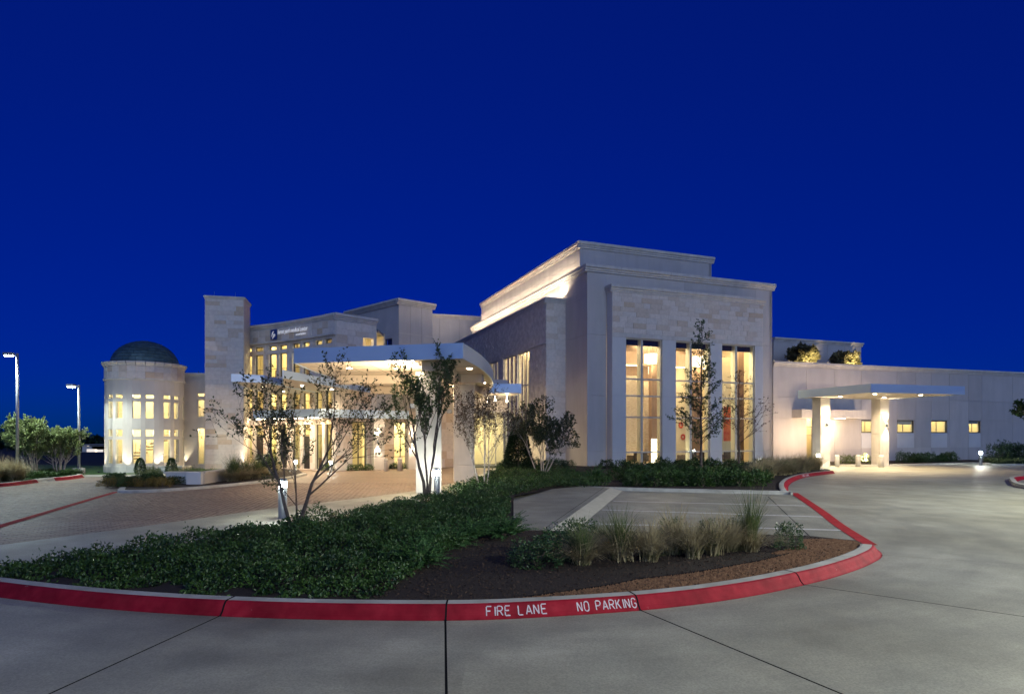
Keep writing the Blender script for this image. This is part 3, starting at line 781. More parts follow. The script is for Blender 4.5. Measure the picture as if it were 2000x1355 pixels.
# ================================================================ lobby building (main block)
U = (0.9339, 0.3576); V = (-0.3576, 0.9339)
C0 = (5.83, 48.6)
def LP(a, b): return (C0[0] + U[0] * a + V[0] * b, C0[1] + U[1] * a + V[1] * b)
WARM = (1.0, 0.77, 0.48); WARMW = (1.0, 0.86, 0.66)
lobby = thing('lobby_building', 'tall stepped limestone lobby building with three tall lit windows and cove-lit parapets', 'building', (*C0, 0))
FA = Fr(*LP(0, 0), *U)                    # stucco tier, right face
FP = Fr(*LP(0, -0.87), *U)                # stone projection, right face
FL = Fr(*LP(0, 30), -V[0], -V[1])         # stucco tier, left face (runs towards the corner); s = 30 - b
FS = Fr(*LP(-1.75, 31.84), -V[0], -V[1])  # ledge-stone wall, left face; s = 31.84 - b
FSe = Fr(*LP(-1.75, 3.84), *U)            # its end facing the camera side
WZ = 10.11
wins = [(2.92, 6.25), (7.54, 10.91), (12.10, 15.54)]
ops = [(a, b, 0.15, WZ) for a, b in wins]
# stucco tier, right face, in panels with open joints
for (a, b) in ((0.0, 1.70), (16.42, 18.23)):
    for z0, z1 in ((0, 1.25), (1.25, 5.6), (5.6, 10.35), (10.35, 15.2)):
        block('wall_panel', 'panel', FA, a + 0.004, b - 0.004, -0.3, 0.0, z0 + 0.008, z1 - 0.008, lobby, bev=0.01)
block('wall_panel', 'panel', FA, 1.704, 9.0, -0.3, 0.0, 13.7, 15.19, lobby, bev=0.01)
block('wall_panel', 'panel', FA, 9.01, 16.41, -0.3, 0.0, 13.7, 15.19, lobby, bev=0.01)
wall(FA, 0.05, 18.2, 0.0, 15.1, [(1.95, 16.2, 0.0, 13.65)], 0.1, 'inner_wall', 'int_wall', lobby, o1=-0.302)
# stone projection
sw = wall(FP, 1.71, 16.4, 0, 13.6, ops, 0.45, 'stone_wall', 'mortar', lobby)
stones(FP, 1.71, 16.4, 10.45, 13.6, [], sw, (0.36, 0.50), (0.6, 1.25))
for a, b in ((1.71, 2.92), (6.25, 7.54), (10.91, 12.10), (15.54, 16.4)):
    for z0, z1 in ((0.0, 1.18), (1.18, 5.6), (5.6, 10.11)):
        block('pier_panel', 'panel_pale', FP, a + 0.006, b - 0.006, -0.01, 0.028, z0 + 0.008, z1 - 0.008, lobby, bev=0.01)
block('lintel', 'trim', FP, 1.715, 9.05, -0.01, 0.03, 10.125, 10.44, lobby, bev=0.02)
block('lintel', 'trim', FP, 9.06, 16.395, -0.01, 0.03, 10.125, 10.44, lobby, bev=0.02)
FPl = Fr(*LP(1.71, 0), -V[0], -V[1]); FPl.L = 0.87
block('return_wall', 'panel_pale', FPl, 0, 0.42, -0.3, 0.0, 0, 13.6, lobby, bev=0.01)
block('return_wall', 'panel_pale', FPl, 0.425, 0.9, 0.0, 0.02, 0, 13.6, lobby, bev=0.01)
coping(FP, 1.71, 16.4, 13.6, 0.55, 0.22, lobby, 1.5, ext0=0.2, ext1=0.2)
coping(FPl, 0, 0.87, 13.6, 0.55, 0.2, lobby, 2)
coping(FA, 0, 18.23, 15.2, 0.55, 0.26, lobby, 1.55, ext0=0.24, ext1=0.24)
coping(FL, 0, 30, 15.2, 0.55, 0.24, lobby, 2.1)
# stucco tier, left face and ledge-stone wall
block('wall_panel', 'panel', FL, 26.16, 30.0, -0.3, 0.0, 0, 10.34, lobby, bev=0.01)
block('wall_panel', 'panel', FL, 26.16, 30.0, -0.3, 0.0, 10.36, 13.2, lobby, bev=0.01)
block('wall_panel', 'stucco', FL, 0.0, 30.0, -0.3, 0.0, 13.21, 15.2, lobby, bev=0.01)
def sb(px): return FS.s_at(px)
lw = [(sb(1010.5), sb(1034)), (sb(983.5), sb(1008)), (sb(956), sb(974)), (sb(936), sb(951))]
lops = [(a, b, 0.2, 9.95) for a, b in lw]
lsw = wall(FS, 0, 28, 0, 13.4, lops, 0.4, 'ledge_wall', 'ledge', lobby)
wall(FSe, 0.0, 1.75, 0, 13.4, [], 0.35, 'end_wall', 'mortar', lobby)
ew = [o for o in lobby.children if o.name.startswith('end_wall')][0]
stones(FSe, 0, 1.75, 0.0, 13.4, [], ew, (0.40, 0.55), (0.6, 1.1), proud=0.025)
lm = MB(); z = 0.02
while z < 13.35:
    hh = rng.uniform(0.10, 0.22); x = 7.0 + rng.uniform(0, 0.5)
    while x < 28.0:
        L = rng.uniform(0.3, 0.95); xe = min(x + L, 28.0)
        if not any(a - 0.02 < (x + xe) / 2 < b + 0.02 and z < 9.97 for a, b in lw):
            for a, b in lw:
                if z < 9.97 and x < a < xe: xe = a
                if z < 9.97 and x < b < xe: x = b
            if xe - x > 0.05: lm.fbox(FS, x + 0.006, xe - 0.006, -0.01, rng.uniform(0.012, 0.07), z + 0.005, min(z + hh, 13.39) - 0.005)
        x = xe
    z += hh
tag(lm.build('ledge_stones', 'ledge', lsw), kind='stuff')
mb = MB(); mb.fbox(FS, lw[0][1], 28.02, 0.04, 0.13, 10.05, 10.14); mb.build('ledge_moulding', 'trim', lobby)
coping(FS, 0, 28, 13.4, 0.45, 0.2, lobby, 2.0)
coping(FSe, 0, 1.75, 13.4, 0.45, 0.2, lobby, 2.0, ext0=0.2)
mb = MB(); mb.prism([LP(-1.7, 3.9), LP(0, 3.9), LP(0, 31.8), LP(-1.7, 31.8)], 13.5, 13.72); mb.build('ledge_roof', 'roof', lobby)
for a, b in lw:
    w = b - a
    window(FS, a, b, 0.2, 9.95, lobby, rec=0.12, verts=[a + w * 0.36, a + w * 0.68], trans=[2.4, 4.6, 7.0], vw=0.16, depth=0.1, tw=0.1)
# upper tier
FT = Fr(*LP(1.0, 3.2), *U); FTl = Fr(*LP(1.0, 29.4), -V[0], -V[1])
for i in range(4):
    s0, s1 = 13.3 * i / 4, 13.3 * (i + 1) / 4
    block('wall_panel', 'panel', FT, s0 + 0.004, s1 - 0.004, -0.3, 0.0, 15.4, 18.0, lobby, bev=0.01)
block('wall_panel', 'stucco', FTl, 0, 26.2, -0.3, 0.0, 15.4, 18.0, lobby, bev=0.004)
coping(FT, 0, 13.3, 18.0, 0.55, 0.24, lobby, 1.6, ext0=0.22, ext1=0.22)
coping(FTl, 0, 26.2, 18.0, 0.55, 0.22, lobby, 2.1)
mb = MB(); mb.prism([LP(0.1, 0.1), LP(18.1, 0.1), LP(18.1, 29.9), LP(0.1, 29.9)], 15.2, 15.45); mb.build('roof', 'roof', lobby)
mb = MB(); mb.prism([LP(1.1, 3.3), LP(14.2, 3.3), LP(14.2, 29.3), LP(1.1, 29.3)], 17.85, 18.1); mb.build('roof', 'roof', lobby)
FTr = Fr(*LP(14.3, 3.2), *V); block('wall_panel', 'panel', FTr, 0, 26.2, -0.3, 0, 15.4, 18.0, lobby, bev=0.004)
FR = Fr(*LP(18.23, 0), *V); block('wall_panel', 'panel', FR, 0, 30, -0.3, -0.0, 0, 15.2, lobby, bev=0.004)
coping(FR, 0, 30, 15.2, 0.55, 0.24, lobby, 2.2)
# windows of the right face, deep pale mullion
for a, b in wins:
    vm = a + (b - a) * 0.455
    window(FP, a, b, 0.15, WZ, lobby, rec=0.12, verts=[vm], trans=[1.18, 3.92, 5.6, 6.92], vw=0.2, depth=0.16, fw=0.09, tw=0.11)
    mb = MB(); mb.fbox(FP, vm - 0.11, vm + 0.11, -0.65, -0.285, 0.2, WZ - 0.05); mb.fbox(FP, b - 0.02, b + 0.14, -0.7, -0.29, 0.2, WZ - 0.05); mb.build('mullion_fin', 'frame', lobby)
# cove lights: strips on the ledges that wash the wall above
def cove(F, s0, s1, o, z, m_):
    n = 8; L = (s1 - s0) / n
    for i in range(n):
        mb = MB(); mb.fbox(F, s0 + i * L + .02, s0 + (i + 1) * L - .02, o - 0.05, o + 0.05, z, z + 0.06); mb.build('cove_light', m_, lobby)
cove(FL, 0.5, 25.6, 0.55, 13.95, 'lamp_strip')
cove(FTl, 0.3, 25.9, 0.80, 15.80, 'lamp_strip_soft')
light('SPOT', 'uplight', (*LP(-0.6, 4.1), 13.95), 120, WARMW, lobby, 0.05, (*LP(-0.2, 3.9), 15.5), 120)
# lobby interior
def IW(p, q, z0, z1, m, name='interior_wall', t=0.2, parent=lobby):
    F = Fr.two(p, q); mb = MB(); mb.fbox(F, 0, F.L, -t, 0, z0, z1); return mb.build(name, m, parent)
mb = MB(); mb.prism([LP(0.35, -0.38), LP(17.9, -0.38), LP(17.9, 20), LP(-1.3, 20), LP(-1.3, 4.3), LP(0.35, 4.3)], 0.02, 0.14); mb.build('interior_floor', 'int_floor', lobby)
mb = MB(); mb.prism([LP(0.35, 0.32), LP(17.9, 0.32), LP(17.9, 20), LP(-1.3, 20), LP(-1.3, 4.3), LP(0.35, 4.3)], 11.4, 11.6); mb.build('interior_ceiling', 'int_ceiling', lobby)
IW(LP(0.4, 12.0), LP(17.9, 12.0), 0.14, 11.4, 'int_wall')
IW(LP(17.6, 12.0), LP(17.6, 0.4), 0.14, 11.4, 'int_wall')
IW(LP(-1.3, 18), LP(0.4, 12.0), 0.14, 11.4, 'int_wall')
def inner(px0, px1, b, z0, z1, m_, name, t=0.35):
    F = Fr(*LP(0, b), *U); a0, a1 = F.s_at(px0), F.s_at(px1)
    mb = MB(); mb.fbox(F, a0, a1, -t, 0, z0, z1); mb.build(name, m_, lobby); return F
inner(1222, 1251, 4.0, 0.14, 7.7, 'int_stone', 'stone_column', 0.9)
inner(1258, 1273.5, 5.5, 0.14, 7.4, 'int_stone', 'stone_column', 0.9)
inner(1273, 1289, 3.4, 0.14, 9.3, 'int_brown', 'interior_pillar', 0.5)
FBW = inner(1312, 1351, 4.4, 0.14, 9.2, 'int_wall', 'partition')
inner(1352, 1371, 3.6, 0.14, 11.4, 'int_brown', 'interior_pillar', 0.5)
FBP = inner(1399, 1442, 1.9, 0.14, 9.4, 'int_wall', 'partition')
inner(1443, 1453, 1.7, 0.14, 11.4, 'int_brown', 'interior_pillar', 0.4)
for z0, b in ((8.6, 4.0), (9.5, 8.0)):
    mb = MB(); mb.prism([LP(1.0, b), LP(16.5, b), LP(16.5, b + 0.6), LP(1.0, b + 0.6)], z0, z0 + 1.2); mb.build('ceiling_beam', 'int_brown', lobby)
    mb = MB(); mb.prism([LP(1.2, b - 0.12), LP(7.5, b - 0.12), LP(7.5, b - 0.04), LP(1.2, b - 0.04)], z0 - 0.05, z0 + 0.02); mb.build('linear_light', 'lamp_shade', lobby)
    mb = MB(); mb.prism([LP(8.2, b - 0.12), LP(14.5, b - 0.12), LP(14.5, b - 0.04), LP(8.2, b - 0.04)], z0 - 0.05, z0 + 0.02); mb.build('linear_light', 'lamp_shade', lobby)
for a, b in ((4.5, 3.0), (12.5, 3.0), (5.0, 10), (12, 7.5), (9.0, 1.0), (15.0, 0.9)):
    x, y = LP(a, b); light('AREA', 'ceiling_light', (x, y, 11.2), 340 if b > 2 else 130, WARM, lobby, (5, 3 if b > 2 else .9), (x, y, 0), rz=R(21))
for b in (7, 12, 17):
    x, y = LP(1.0, b); light('AREA', 'ceiling_light', (x, y, 10.6), 300, WARM, lobby, (2.5, 4), (x, y, 0), rz=R(21))

for a, b in wins:
    mb = MB(); mb.fbox(FP, a, b, -0.62, -0.56, 9.62, 10.2); mb.build('spandrel', 'door_dark', lobby)
mb = MB(); mb.prism([LP(5.0, 8.5), LP(13.6, 8.5), LP(13.6, 8.8), LP(5.0, 8.8)], 6.8, 11.4); mb.build('interior_wall', 'int_brown', lobby)
def pendant(px, y, b, dia, hgt, label):
    F = Fr(*LP(0, b), *U); s = F.s_at(px); x, yy = F.pt(s); z = ZP(y, yy)
    t = thing('pendant_lamp', label, 'lamp', (x, yy, z), 'drum pendants in the lobby')
    m = MB(); m.lathe(x, yy, [(dia / 2, z - hgt / 2), (dia / 2, z + hgt / 2)], 24); m.build('drum_shade', 'lamp_shade', t, True)
    m = MB(); m.lathe(x, yy, [(dia / 2 + 0.02, z - hgt / 2 - 0.02), (dia / 2 + 0.02, z - hgt / 2 + 0.03)], 24); m.build('rim', 'frame', t)
    m = MB()
    for k in range(4):
        q = k * math.pi / 2; m.tube([(x + math.cos(q) * dia * .4, yy + math.sin(q) * dia * .4, z + hgt / 2), (x, yy, 11.4)], [0.015, 0.015], 4)
    m.build('cable', 'frame_dark', t)
    light('POINT', 'bulb', (x, yy, z - hgt / 2 - 0.25), 60, WARM, t, 0.2)
pendant(1273, 701, 3.0, 1.25, 0.8, 'upper lit drum pendant lamp inside the lobby window beside the stone column')
pendant(1278, 722, 4.2, 1.05, 0.75, 'smaller lit drum pendant lamp hanging lower behind the large drum')
pendant(1365, 706, 3.0, 1.1, 0.85, 'lit drum pendant lamp inside the middle lobby window behind the tall tree')
# lantern floor lamp, seats, art
F = Fr(*LP(0, 1.6), *U); s = F.s_at(1281); x, y = F.pt(s)
t = thing('floor_lantern', 'tall glowing stacked floor lantern inside the lobby window', 'lamp', (x, y, 0.14))
for i in range(7):
    m = MB(); m.fbox(F, s - 0.28, s + 0.28, -0.28, 0.28, 0.2 + i * 0.29, 0.2 + i * 0.29 + 0.265); m.build('lantern_tier', 'lamp_shade', t, bevel=0.02)
m = MB(); m.fbox(F, s - 0.22, s + 0.22, -0.22, 0.22, 0.14, 0.2); m.build('base', 'frame_dark', t)
def armchair(px, b, label, rot=0.0, w=0.85):
    F = Fr(*LP(0, b), *U); s = F.s_at(px); x, y = F.pt(s)
    t = thing('lounge_chair', label, 'chair', (x, y, 0.14), 'seats in the lobby')
    Q = Fr(x, y, math.cos(F.a + rot), math.sin(F.a + rot)); z = 0.14
    m = MB(); m.fbox(Q, -w / 2, w / 2, -0.4, 0.4, z + 0.2, z + 0.48); m.build('seat', 'sofa', t, bevel=0.05)
    m = MB(); m.fbox(Q, -w / 2, w / 2, 0.40, 0.56, z + 0.2, z + 1.0); m.build('backrest', 'sofa', t, bevel=0.05)
    for q in (-1, 1):
        m = MB(); m.fbox(Q, min(q * w / 2, q * (w / 2 + 0.14)), max(q * w / 2, q * (w / 2 + 0.14)), -0.4, 0.55, z + 0.2, z + 0.7); m.build('armrest', 'sofa', t, bevel=0.04)
    for a, c in ((-1, -.32), (1, -.32), (-1, .45), (1, .45)):
        m = MB(); m.fbox(Q, a * w * .42 - .03, a * w * .42 + .03, c - .03, c + .03, z, z + 0.2); m.build('leg', 'frame_dark', t)
armchair(1245, 2.2, 'dark armchair with its back to the first lobby window', w=1.3)
armchair(1338, 1.5, 'dark upholstered chair behind the middle lobby window beside its mullion', 0.2)
armchair(1346, 2.0, 'dark upholstered chair set back behind its neighbour in the middle window', -0.2)
armchair(1371, 1.5, 'brown chair behind the trunk of the tall young tree', 0.0, 1.2)
armchair(1424, 1.6, 'long dark seat behind the window with the red painting', 0.0, 1.9)
def px_on(F, px, y, o=0.0):
    s = F.s_at(px, o); return s, ZP(y, F.depth(s, o))
for px, y, r, lab in ((1329.5, 830, 0.34, 'upper red ring-shaped flower ornament on the cream lobby wall'), (1333.5, 853, 0.32, 'lower red ring-shaped flower ornament on the cream lobby wall')):
    FB = FBW; s, z = px_on(FB, px, y); m = MB()
    for k in range(10):
        q = 2 * math.pi * k / 10; cx, cz = s + r * 0.55 * math.cos(q), z + r * 0.6 * math.sin(q)
        m.fbox(FB, cx - r * .24, cx + r * .24, 0.01 + 0.004 * (k % 2), 0.05 + 0.006 * (k % 3), cz - r * .26, cz + r * .26)
    tag(m.build('wall_flower', 'red_art', bevel=0.03), lab, 'ornament', 'red wall flowers')
FB = FBP; s0, z0 = px_on(FB, 1412, 861); s1, z1 = px_on(FB, 1437, 795)
t = thing('painting', 'large red and orange painting on the lobby wall', 'painting', (*FB.pt(s0), z0))
m = MB(); m.fbox(FB, s0, s1, 0.005, 0.05, z0, z1); m.build('canvas', 'red_art', t)
m = MB(); m.fbox(FB, s0 - .05, s0, 0.005, 0.07, z0, z1); m.fbox(FB, s1, s1 + .05, 0.005, 0.07, z0, z1); m.build('frame', 'frame', t)

# ================================================================ clinic wing
FW = Fr(23.6, 56.7, 0.950, 0.3115)
wing = thing('clinic_wing', 'long low panelled wing with small square lit windows', 'building', (23.6, 56.7, 0))
WT = 8.75
wpx = [(1683, 1707), (1753, 1785.5), (1819, 1850.5), (1893, 1915.5)]
wwin = [(FW.s_at(a), FW.s_at(b)) for a, b in wpx]
door = (FW.s_at(1576), FW.s_at(1590.5))
wops = [(a, b, 2.75, 4.0) for a, b in wwin] + [(door[0], door[1], 0.05, 4.55)]
wall(FW, 0, 50, 0, WT, wops, 0.35, 'wall', 'mortar', wing, o1=-0.05)
js = [0.0] + [FW.s_at(p) for p in (1575, 1630.5, 1682, 1752, 1789, 1819, 1854, 1892, 1918, 1978)] + [37, 43, 50]
for i, (a, b) in enumerate(zip(js, js[1:])):
    for z0, z1 in ((0.0, 1.28), (1.28, 4.05), (4.05, 6.0), (6.0, WT)):
        cuts = [(max(a, o[0] - 0.02), min(b, o[1] + 0.02), o[2], o[3]) for o in wops if o[0] < b and o[1] > a and o[2] < z1 and o[3] > z0]
        if not cuts: block('wall_panel', 'panel', FW, a + 0.018, b - 0.018, -0.06, 0.0, z0 + 0.016, z1 - 0.016, wing, bev=0.008)
        else:
            o = cuts[0]
            if o[0] - a > 0.06: block('wall_panel', 'panel', FW, a + 0.012, o[0], -0.06, 0.0, z0 + 0.011, z1 - 0.011, wing, bev=0.008)
            if b - o[1] > 0.06: block('wall_panel', 'panel', FW, o[1], b - 0.012, -0.06, 0.0, z0 + 0.011, z1 - 0.011, wing, bev=0.008)
            if o[2] > z0 + 0.05: block('wall_panel', 'panel_pale', FW, o[0], o[1], -0.06, -0.02, z0 + 0.011, o[2] - 0.02, wing, bev=0.008)
            if o[3] < z1 - 0.05 and o[3] < 4.3: block('wall_panel', 'panel', FW, o[0], o[1], -0.06, -0.004, o[3] + 0.02, z1 - 0.005, wing, bev=0.008)
for a, b in wwin: window(FW, a, b, 2.75, 4.0, wing, rec=0.08, fw=0.09, m='frame_dark', depth=0.12)
window(FW, door[0], door[1], 0.05, 4.55, wing, rec=0.12, fw=0.07, trans=[2.5, 3.3], m='frame_dark', depth=0.1, name='glazed_door')
coping(FW, 0, 50, WT, 0.45, 0.22, wing, 2.3)
Fi = Fr(*FW.pt(0, -0.45), *FW.d)
for i, (a, b) in enumerate(wwin):
    F2 = Fr(*FW.pt(a - 0.6, -2.6), *FW.d); m = MB()
    m.fbox(F2, 0, b - a + 1.2, -0.1, 0, 1.6, 5.2); m.fbox(F2, -0.1, 0, 0, 2.15, 1.6, 5.2); m.fbox(F2, b - a + 1.2, b - a + 1.3, 0, 2.15, 1.6, 5.2)
    m.fbox(F2, 0, b - a + 1.2, 0, 2.15, 5.2, 5.3); m.fbox(F2, 0, b - a + 1.2, 0, 2.15, 1.5, 1.6); m.build('room', 'int_wall', wing)
    x, y = FW.pt((a + b) / 2, -1.5); light('AREA', 'room_light', (x, y, 5.1), 55, (1.0, 0.88, 0.55), wing, 1.2, (x, y, 0))
    m = MB(); m.fbox(FW, a + (b - a) * .45, a + (b - a) * .5, -0.32, -0.3, 2.9, 4.0); m.fbox(FW, a + .1, a + .5, -0.6, -0.5, 2.5, 3.05 + 0.1 * i); m.build('blind', 'int_floor', wing)
    m = MB(); m.fbox(FW, a + .05, b - .05, -0.26, -0.25, 3.98 - (.18, .42, .1, .3)[i], 4.0); m.build('roller_blind', 'int_ceiling', wing)
    m = MB(); m.fbox(FW, a + (b - a) * .6, a + (b - a) * .6 + .7, -2.5, -2.2, 1.6, 3.3 + .1 * i); m.build('cabinet', 'int_brown', wing)
F2 = Fr(*FW.pt(door[0] - 0.3, -3), *FW.d); m = MB()
m.fbox(F2, 0, 1.6, -0.1, 0, 0, 4.7); m.fbox(F2, 1.6, 1.7, 0, 2.5, 0, 4.7); m.fbox(F2, -0.1, 0, 0, 2.5, 0, 4.7); m.fbox(F2, 0, 1.6, 0, 2.5, 4.7, 4.8); m.build('vestibule', 'int_wall', wing)
x, y = FW.pt(door[0] + 0.4, -1.4); light('AREA', 'room_light', (x, y, 4.5), 50, WARM, wing, 0.8, (x, y, 0))
m = MB(); m.prism([FW.pt(0, -0.3), FW.pt(50, -0.3), FW.pt(50, -25), FW.pt(0, -25)], 8.4, 8.6); m.build('roof', 'roof', wing)
# boxed hood over the side door
a, b = FW.s_at(1566, 1.2), FW.s_at(1693, 1.2)
m = MB(); m.fbox(FW, a, b, 0.003, 1.2, 4.08, 4.85); m.build('door_hood', 'trim', wing, bevel=0.02)
m = MB(); m.fbox(FW, (a + b) / 2 + .6, (a + b) / 2 + 1.6, 0.6, 0.8, 4.06, 4.079); m.build('linear_light', 'lamp_warm', wing)
x, y = FW.pt((a + b) / 2, 0.7); light('AREA', 'hood_light', (x, y, 4.0), 120, WARM, wing, 1.0, (x, y, 0))
for px_, o_, pw_ in ((1524, 3.4, 330), (1556, 3.4, 330), (1618, 4.2, 1150), (1690, 3.6, 380)):
    s_ = FW.s_at(px_); x, y = FW.pt(s_, o_); m = MB(); m.lathe(x, y, [(0.08, 0.0), (0.08, 0.22)], 12); m.build('uplight_housing', 'frame_dark', wing)
    light('SPOT', 'uplight', (x, y, 0.26), pw_, (1.0, 0.74, 0.52), wing, 0.06, (*FW.pt(s_, -0.2), 6.5), 140, 1.0)
# set-back roof storey
FQ = Fr(27.5, 66.0, 11.6, 4.3)
m = MB(); m.prism([FQ.pt(0), FQ.pt(FQ.L), FQ.pt(FQ.L, -8), FQ.pt(0, -8)], 8.5, 12.4); st = m.build('roof_storey', 'stucco', wing)
for i in range(5): block('wall_panel', 'panel', FQ, FQ.L * i / 5 + .012, FQ.L * (i + 1) / 5 - .012, 0.0, 0.05, 8.6, 12.38, wing, bev=0.008)
coping(FQ, 0, FQ.L, 12.4, 0.42, 0.25, wing, 2.2, ext1=0.2)

# canopy on square columns in front of the wing door
FC = Fr(24.6, 43.0, 8.1, 2.3)
can = thing('side_door_canopy', 'flat metal-edged canopy on two square stone columns before the side door', 'canopy', (24.6, 43.0, 0))
for i in range(6):
    for j in range(4):
        m = MB(); m.fbox(FC, 0.04 + i * 1.387, 0.04 + (i + 1) * 1.387 - .02, -6.96 + j * 1.73, -6.96 + (j + 1) * 1.73 - .02, 5.47, 5.55); m.build('soffit_panel', 'soffit', can)
m = MB(); m.fbox(FC, 0, 8.4, -7.0, 0, 5.55, 6.0); m.build('roof_slab', 'fascia', can)
for s0, s1, o0, o1 in ((0, 8.4, 0.0, 0.03), (0, 8.4, -7.03, -7.0), (-0.03, 0.0, -7.0, 0), (8.4, 8.43, -7.0, 0)):
    m = MB(); m.fbox(FC, s0, s1, o0, o1, 5.44, 6.04); m.build('fascia', 'fascia', can)
def sq_column(F, s, o, w, z1, parent, joints=(1.0, 2.6, 4.2)):
    zs = [0.0] + [j for j in joints if j < z1 - 0.3] + [z1]
    for a, b in zip(zs, zs[1:]):
        m = MB(); m.fbox(F, s - w / 2, s + w / 2, o - w / 2, o + w / 2, a + 0.006, b - 0.006); m.build('column_block', 'trim', parent, bevel=0.015)
    m = MB(); m.fbox(F, s - w / 2 + .03, s + w / 2 - .03, o - w / 2 + .03, o + w / 2 - .03, 0, z1); m.build('column_core', 'mortar', parent)
def sconce(x, y, z, nx_, ny_, parent, up=60, down=60, r=0.07, h=0.32):
    m = MB(); cx, cy = x + nx_ * 0.11, y + ny_ * 0.11
    m.lathe(cx, cy, [(r, z - h / 2), (r, z + h / 2)], 12); m.build('sconce', 'bollard_metal', parent, True)
    m = MB(); m.lathe(cx, cy, [(r * .8, z + h / 2 + .001), (r * .8, z + h / 2 + .006)], 12); m.lathe(cx, cy, [(r * .8, z - h / 2 - .006), (r * .8, z - h / 2 - .001)], 12)
    m.build('sconce_lens', 'lamp_warm', parent)
    light('SPOT', 'sconce_up', (cx, cy, z + h / 2 + .02), up, WARMW, parent, 0.05, (cx - nx_ * .04, cy - ny_ * .04, z + 2), 70, 0.5)
    light('SPOT', 'sconce_down', (cx, cy, z - h / 2 - .02), down, WARMW, parent, 0.05, (cx - nx_ * .04, cy - ny_ * .04, z - 2), 70, 0.5)
cols_r = []
for px, Y in ((1612, 49.2), (1728, 51.0)):
    X = AT(px, Y); Q = Fr(X, Y, *FC.d)
    sq_column(Q, 0.0, -0.45, 0.9, 5.47, can)
    x, y = Q.pt(0.1, 0.0); sconce(x, y, 3.35 if px < 1700 else 3.3, *Q.n, can, 230, 230)
for s, o in ((2.0, -1.6), (6.2, -1.6), (2.0, -4.8), (6.2, -4.8)):
    x, y = FC.pt(s, o); m = MB(); m.lathe(x, y, [(0.12, 5.452), (0.12, 5.468)], 16); m.build('downlight', 'lamp_warm', can)
    light('SPOT', 'downlight_lamp', (x, y, 5.40), 700, WARM, can, 0.08, (x, y, 0), 140, 0.8)
# ================================================================ entry pavilion with concave front
ent = thing('entry_pavilion', 'concave-fronted limestone entry pavilion with the company sign and paired lit windows', 'building', (-17, 47, 0))
P0, P1, P2 = np.array((-21.4, 49.6)), np.array((-16.9, 47.3)), np.array((-12.3, 43.9))
def arc_pt(t):     # quadratic through the three points
    return tuple(2 * (t - .5) * (t - 1) * P0 - 4 * t * (t - 1) * P1 + 2 * t * (t - .5) * P2)
N = 8
AR = [arc_pt(i / N) for i in range(N + 1)]
ET = 10.6
# bay facets: one for each window, edges midway between windows
wp = [(477.6, 492.6), (498, 514.4), (525, 540.4), (545.4, 560.6), (571, 586), (591, 605.4), (615.6, 629.4), (634.4, 648.4)]
def t_at(px):
    return min((i / 800 for i in range(801)), key=lambda t: abs(arc_pt(t)[0] / arc_pt(t)[1] * FPX + 1000 - px))
edges = [t_at(468)] + [t_at((wp[i][1] + wp[i + 1][0]) / 2) for i in range(7)] + [1.0]
edges[0] = 0.0
for i in range(8):
    F = Fr.two(arc_pt(edges[i]), arc_pt(edges[i + 1])); a, b = F.s_at(wp[i][0]), F.s_at(wp[i][1])
    rows = [(9.02, 9.36), (6.95, 8.75), (4.35, 6.3)] if i not in (1, 3, 4, 5) else [(9.02, 9.36), (6.95, 8.75), (4.35, 6.3)]
    ops = [(a, b, z0, z1) for z0, z1 in rows] + [(a, b, 0.05, 3.3)]
    w_ = wall(F, 0, F.L, 0, 9.55, ops, 0.3, 'wall', 'mortar', ent)
    u_ = wall(F, 0, F.L, 9.551, ET, [], 0.3, 'wall', 'mortar', ent, o1=0.06)
    stones(F, 0.0, F.L, 0.0, 9.54, ops, w_, (0.38, 0.55), (0.5, 1.2), proud=0.025, limit=40)
    stones(F, 0.0, F.L, 9.72, ET, [], u_, (0.36, 0.5), (0.5, 1.1), proud=0.085, limit=20)
    block('ledge_moulding', 'trim', F, 0.0, F.L, 0.0, 0.26, 9.56, 9.70, ent, bev=0.02)
    coping(F, 0, F.L, ET, 0.45, 0.26, ent, 1.5)
    for z0, z1 in rows: window(F, a, b, z0, z1, ent, rec=0.14, fw=0.05, trans=[z0 + (z1 - z0) * .36] if z1 - z0 > 1 else (), tw=0.03, m='frame_dark', depth=0.08)
    if i in (1, 3, 5):
        m = MB(); m.fbox(F, a + 0.02, b - 0.02, -0.22, -0.12, 0.05, 2.46); dr = m.build('entry_door', 'door_dark', ent)
        m = MB(); m.fbox(F, a + 0.10, a + 0.13, -0.115, -0.06, 0.9, 1.4); m.build('door_handle', 'steel', dr)
        window(F, a, b, 2.5, 3.3, ent, rec=0.14, fw=0.05, m='frame_dark')
    else: window(F, a, b, 0.05, 3.3, ent, rec=0.14, fw=0.05, trans=[2.5, 0.8], tw=0.04, m='frame_dark')
# return wall on the right with a tall window pair
FE = Fr.two((-12.3, 43.9), (-10.0, 46.3)); a, b = FE.s_at(688), FE.s_at(717)
ops = [(a, b, 0.1, 3.5), (FE.s_at(709), FE.s_at(730), 9.0, 9.6)]
w_ = wall(FE, 0, FE.L, 0, ET, ops, 0.3, 'wall', 'mortar', ent)
stones(FE, 0, FE.L, 0, ET, ops, w_, (0.38, 0.52), (0.5, 1.1), proud=0.03, limit=160)
coping(FE, 0, FE.L, ET, 0.45, 0.26, ent, 1.6, ext0=0.2)
window(FE, a, b, 0.1, 3.5, ent, rec=0.18, verts=[(a + b) / 2], trans=[0.9, 2.6], vw=0.05, m='frame_dark')
m = MB(); m.fbox(FE, ops[1][0] - .1, ops[1][1] + .1, -1.3, -1.2, 8.8, 9.8); m.build('balcony_back', 'int_wall', ent)
x, y = FE.pt((ops[1][0] + ops[1][1]) / 2, -0.6); light('POINT', 'balcony_light', (x, y, 9.5), 6, WARM, ent, 0.1)
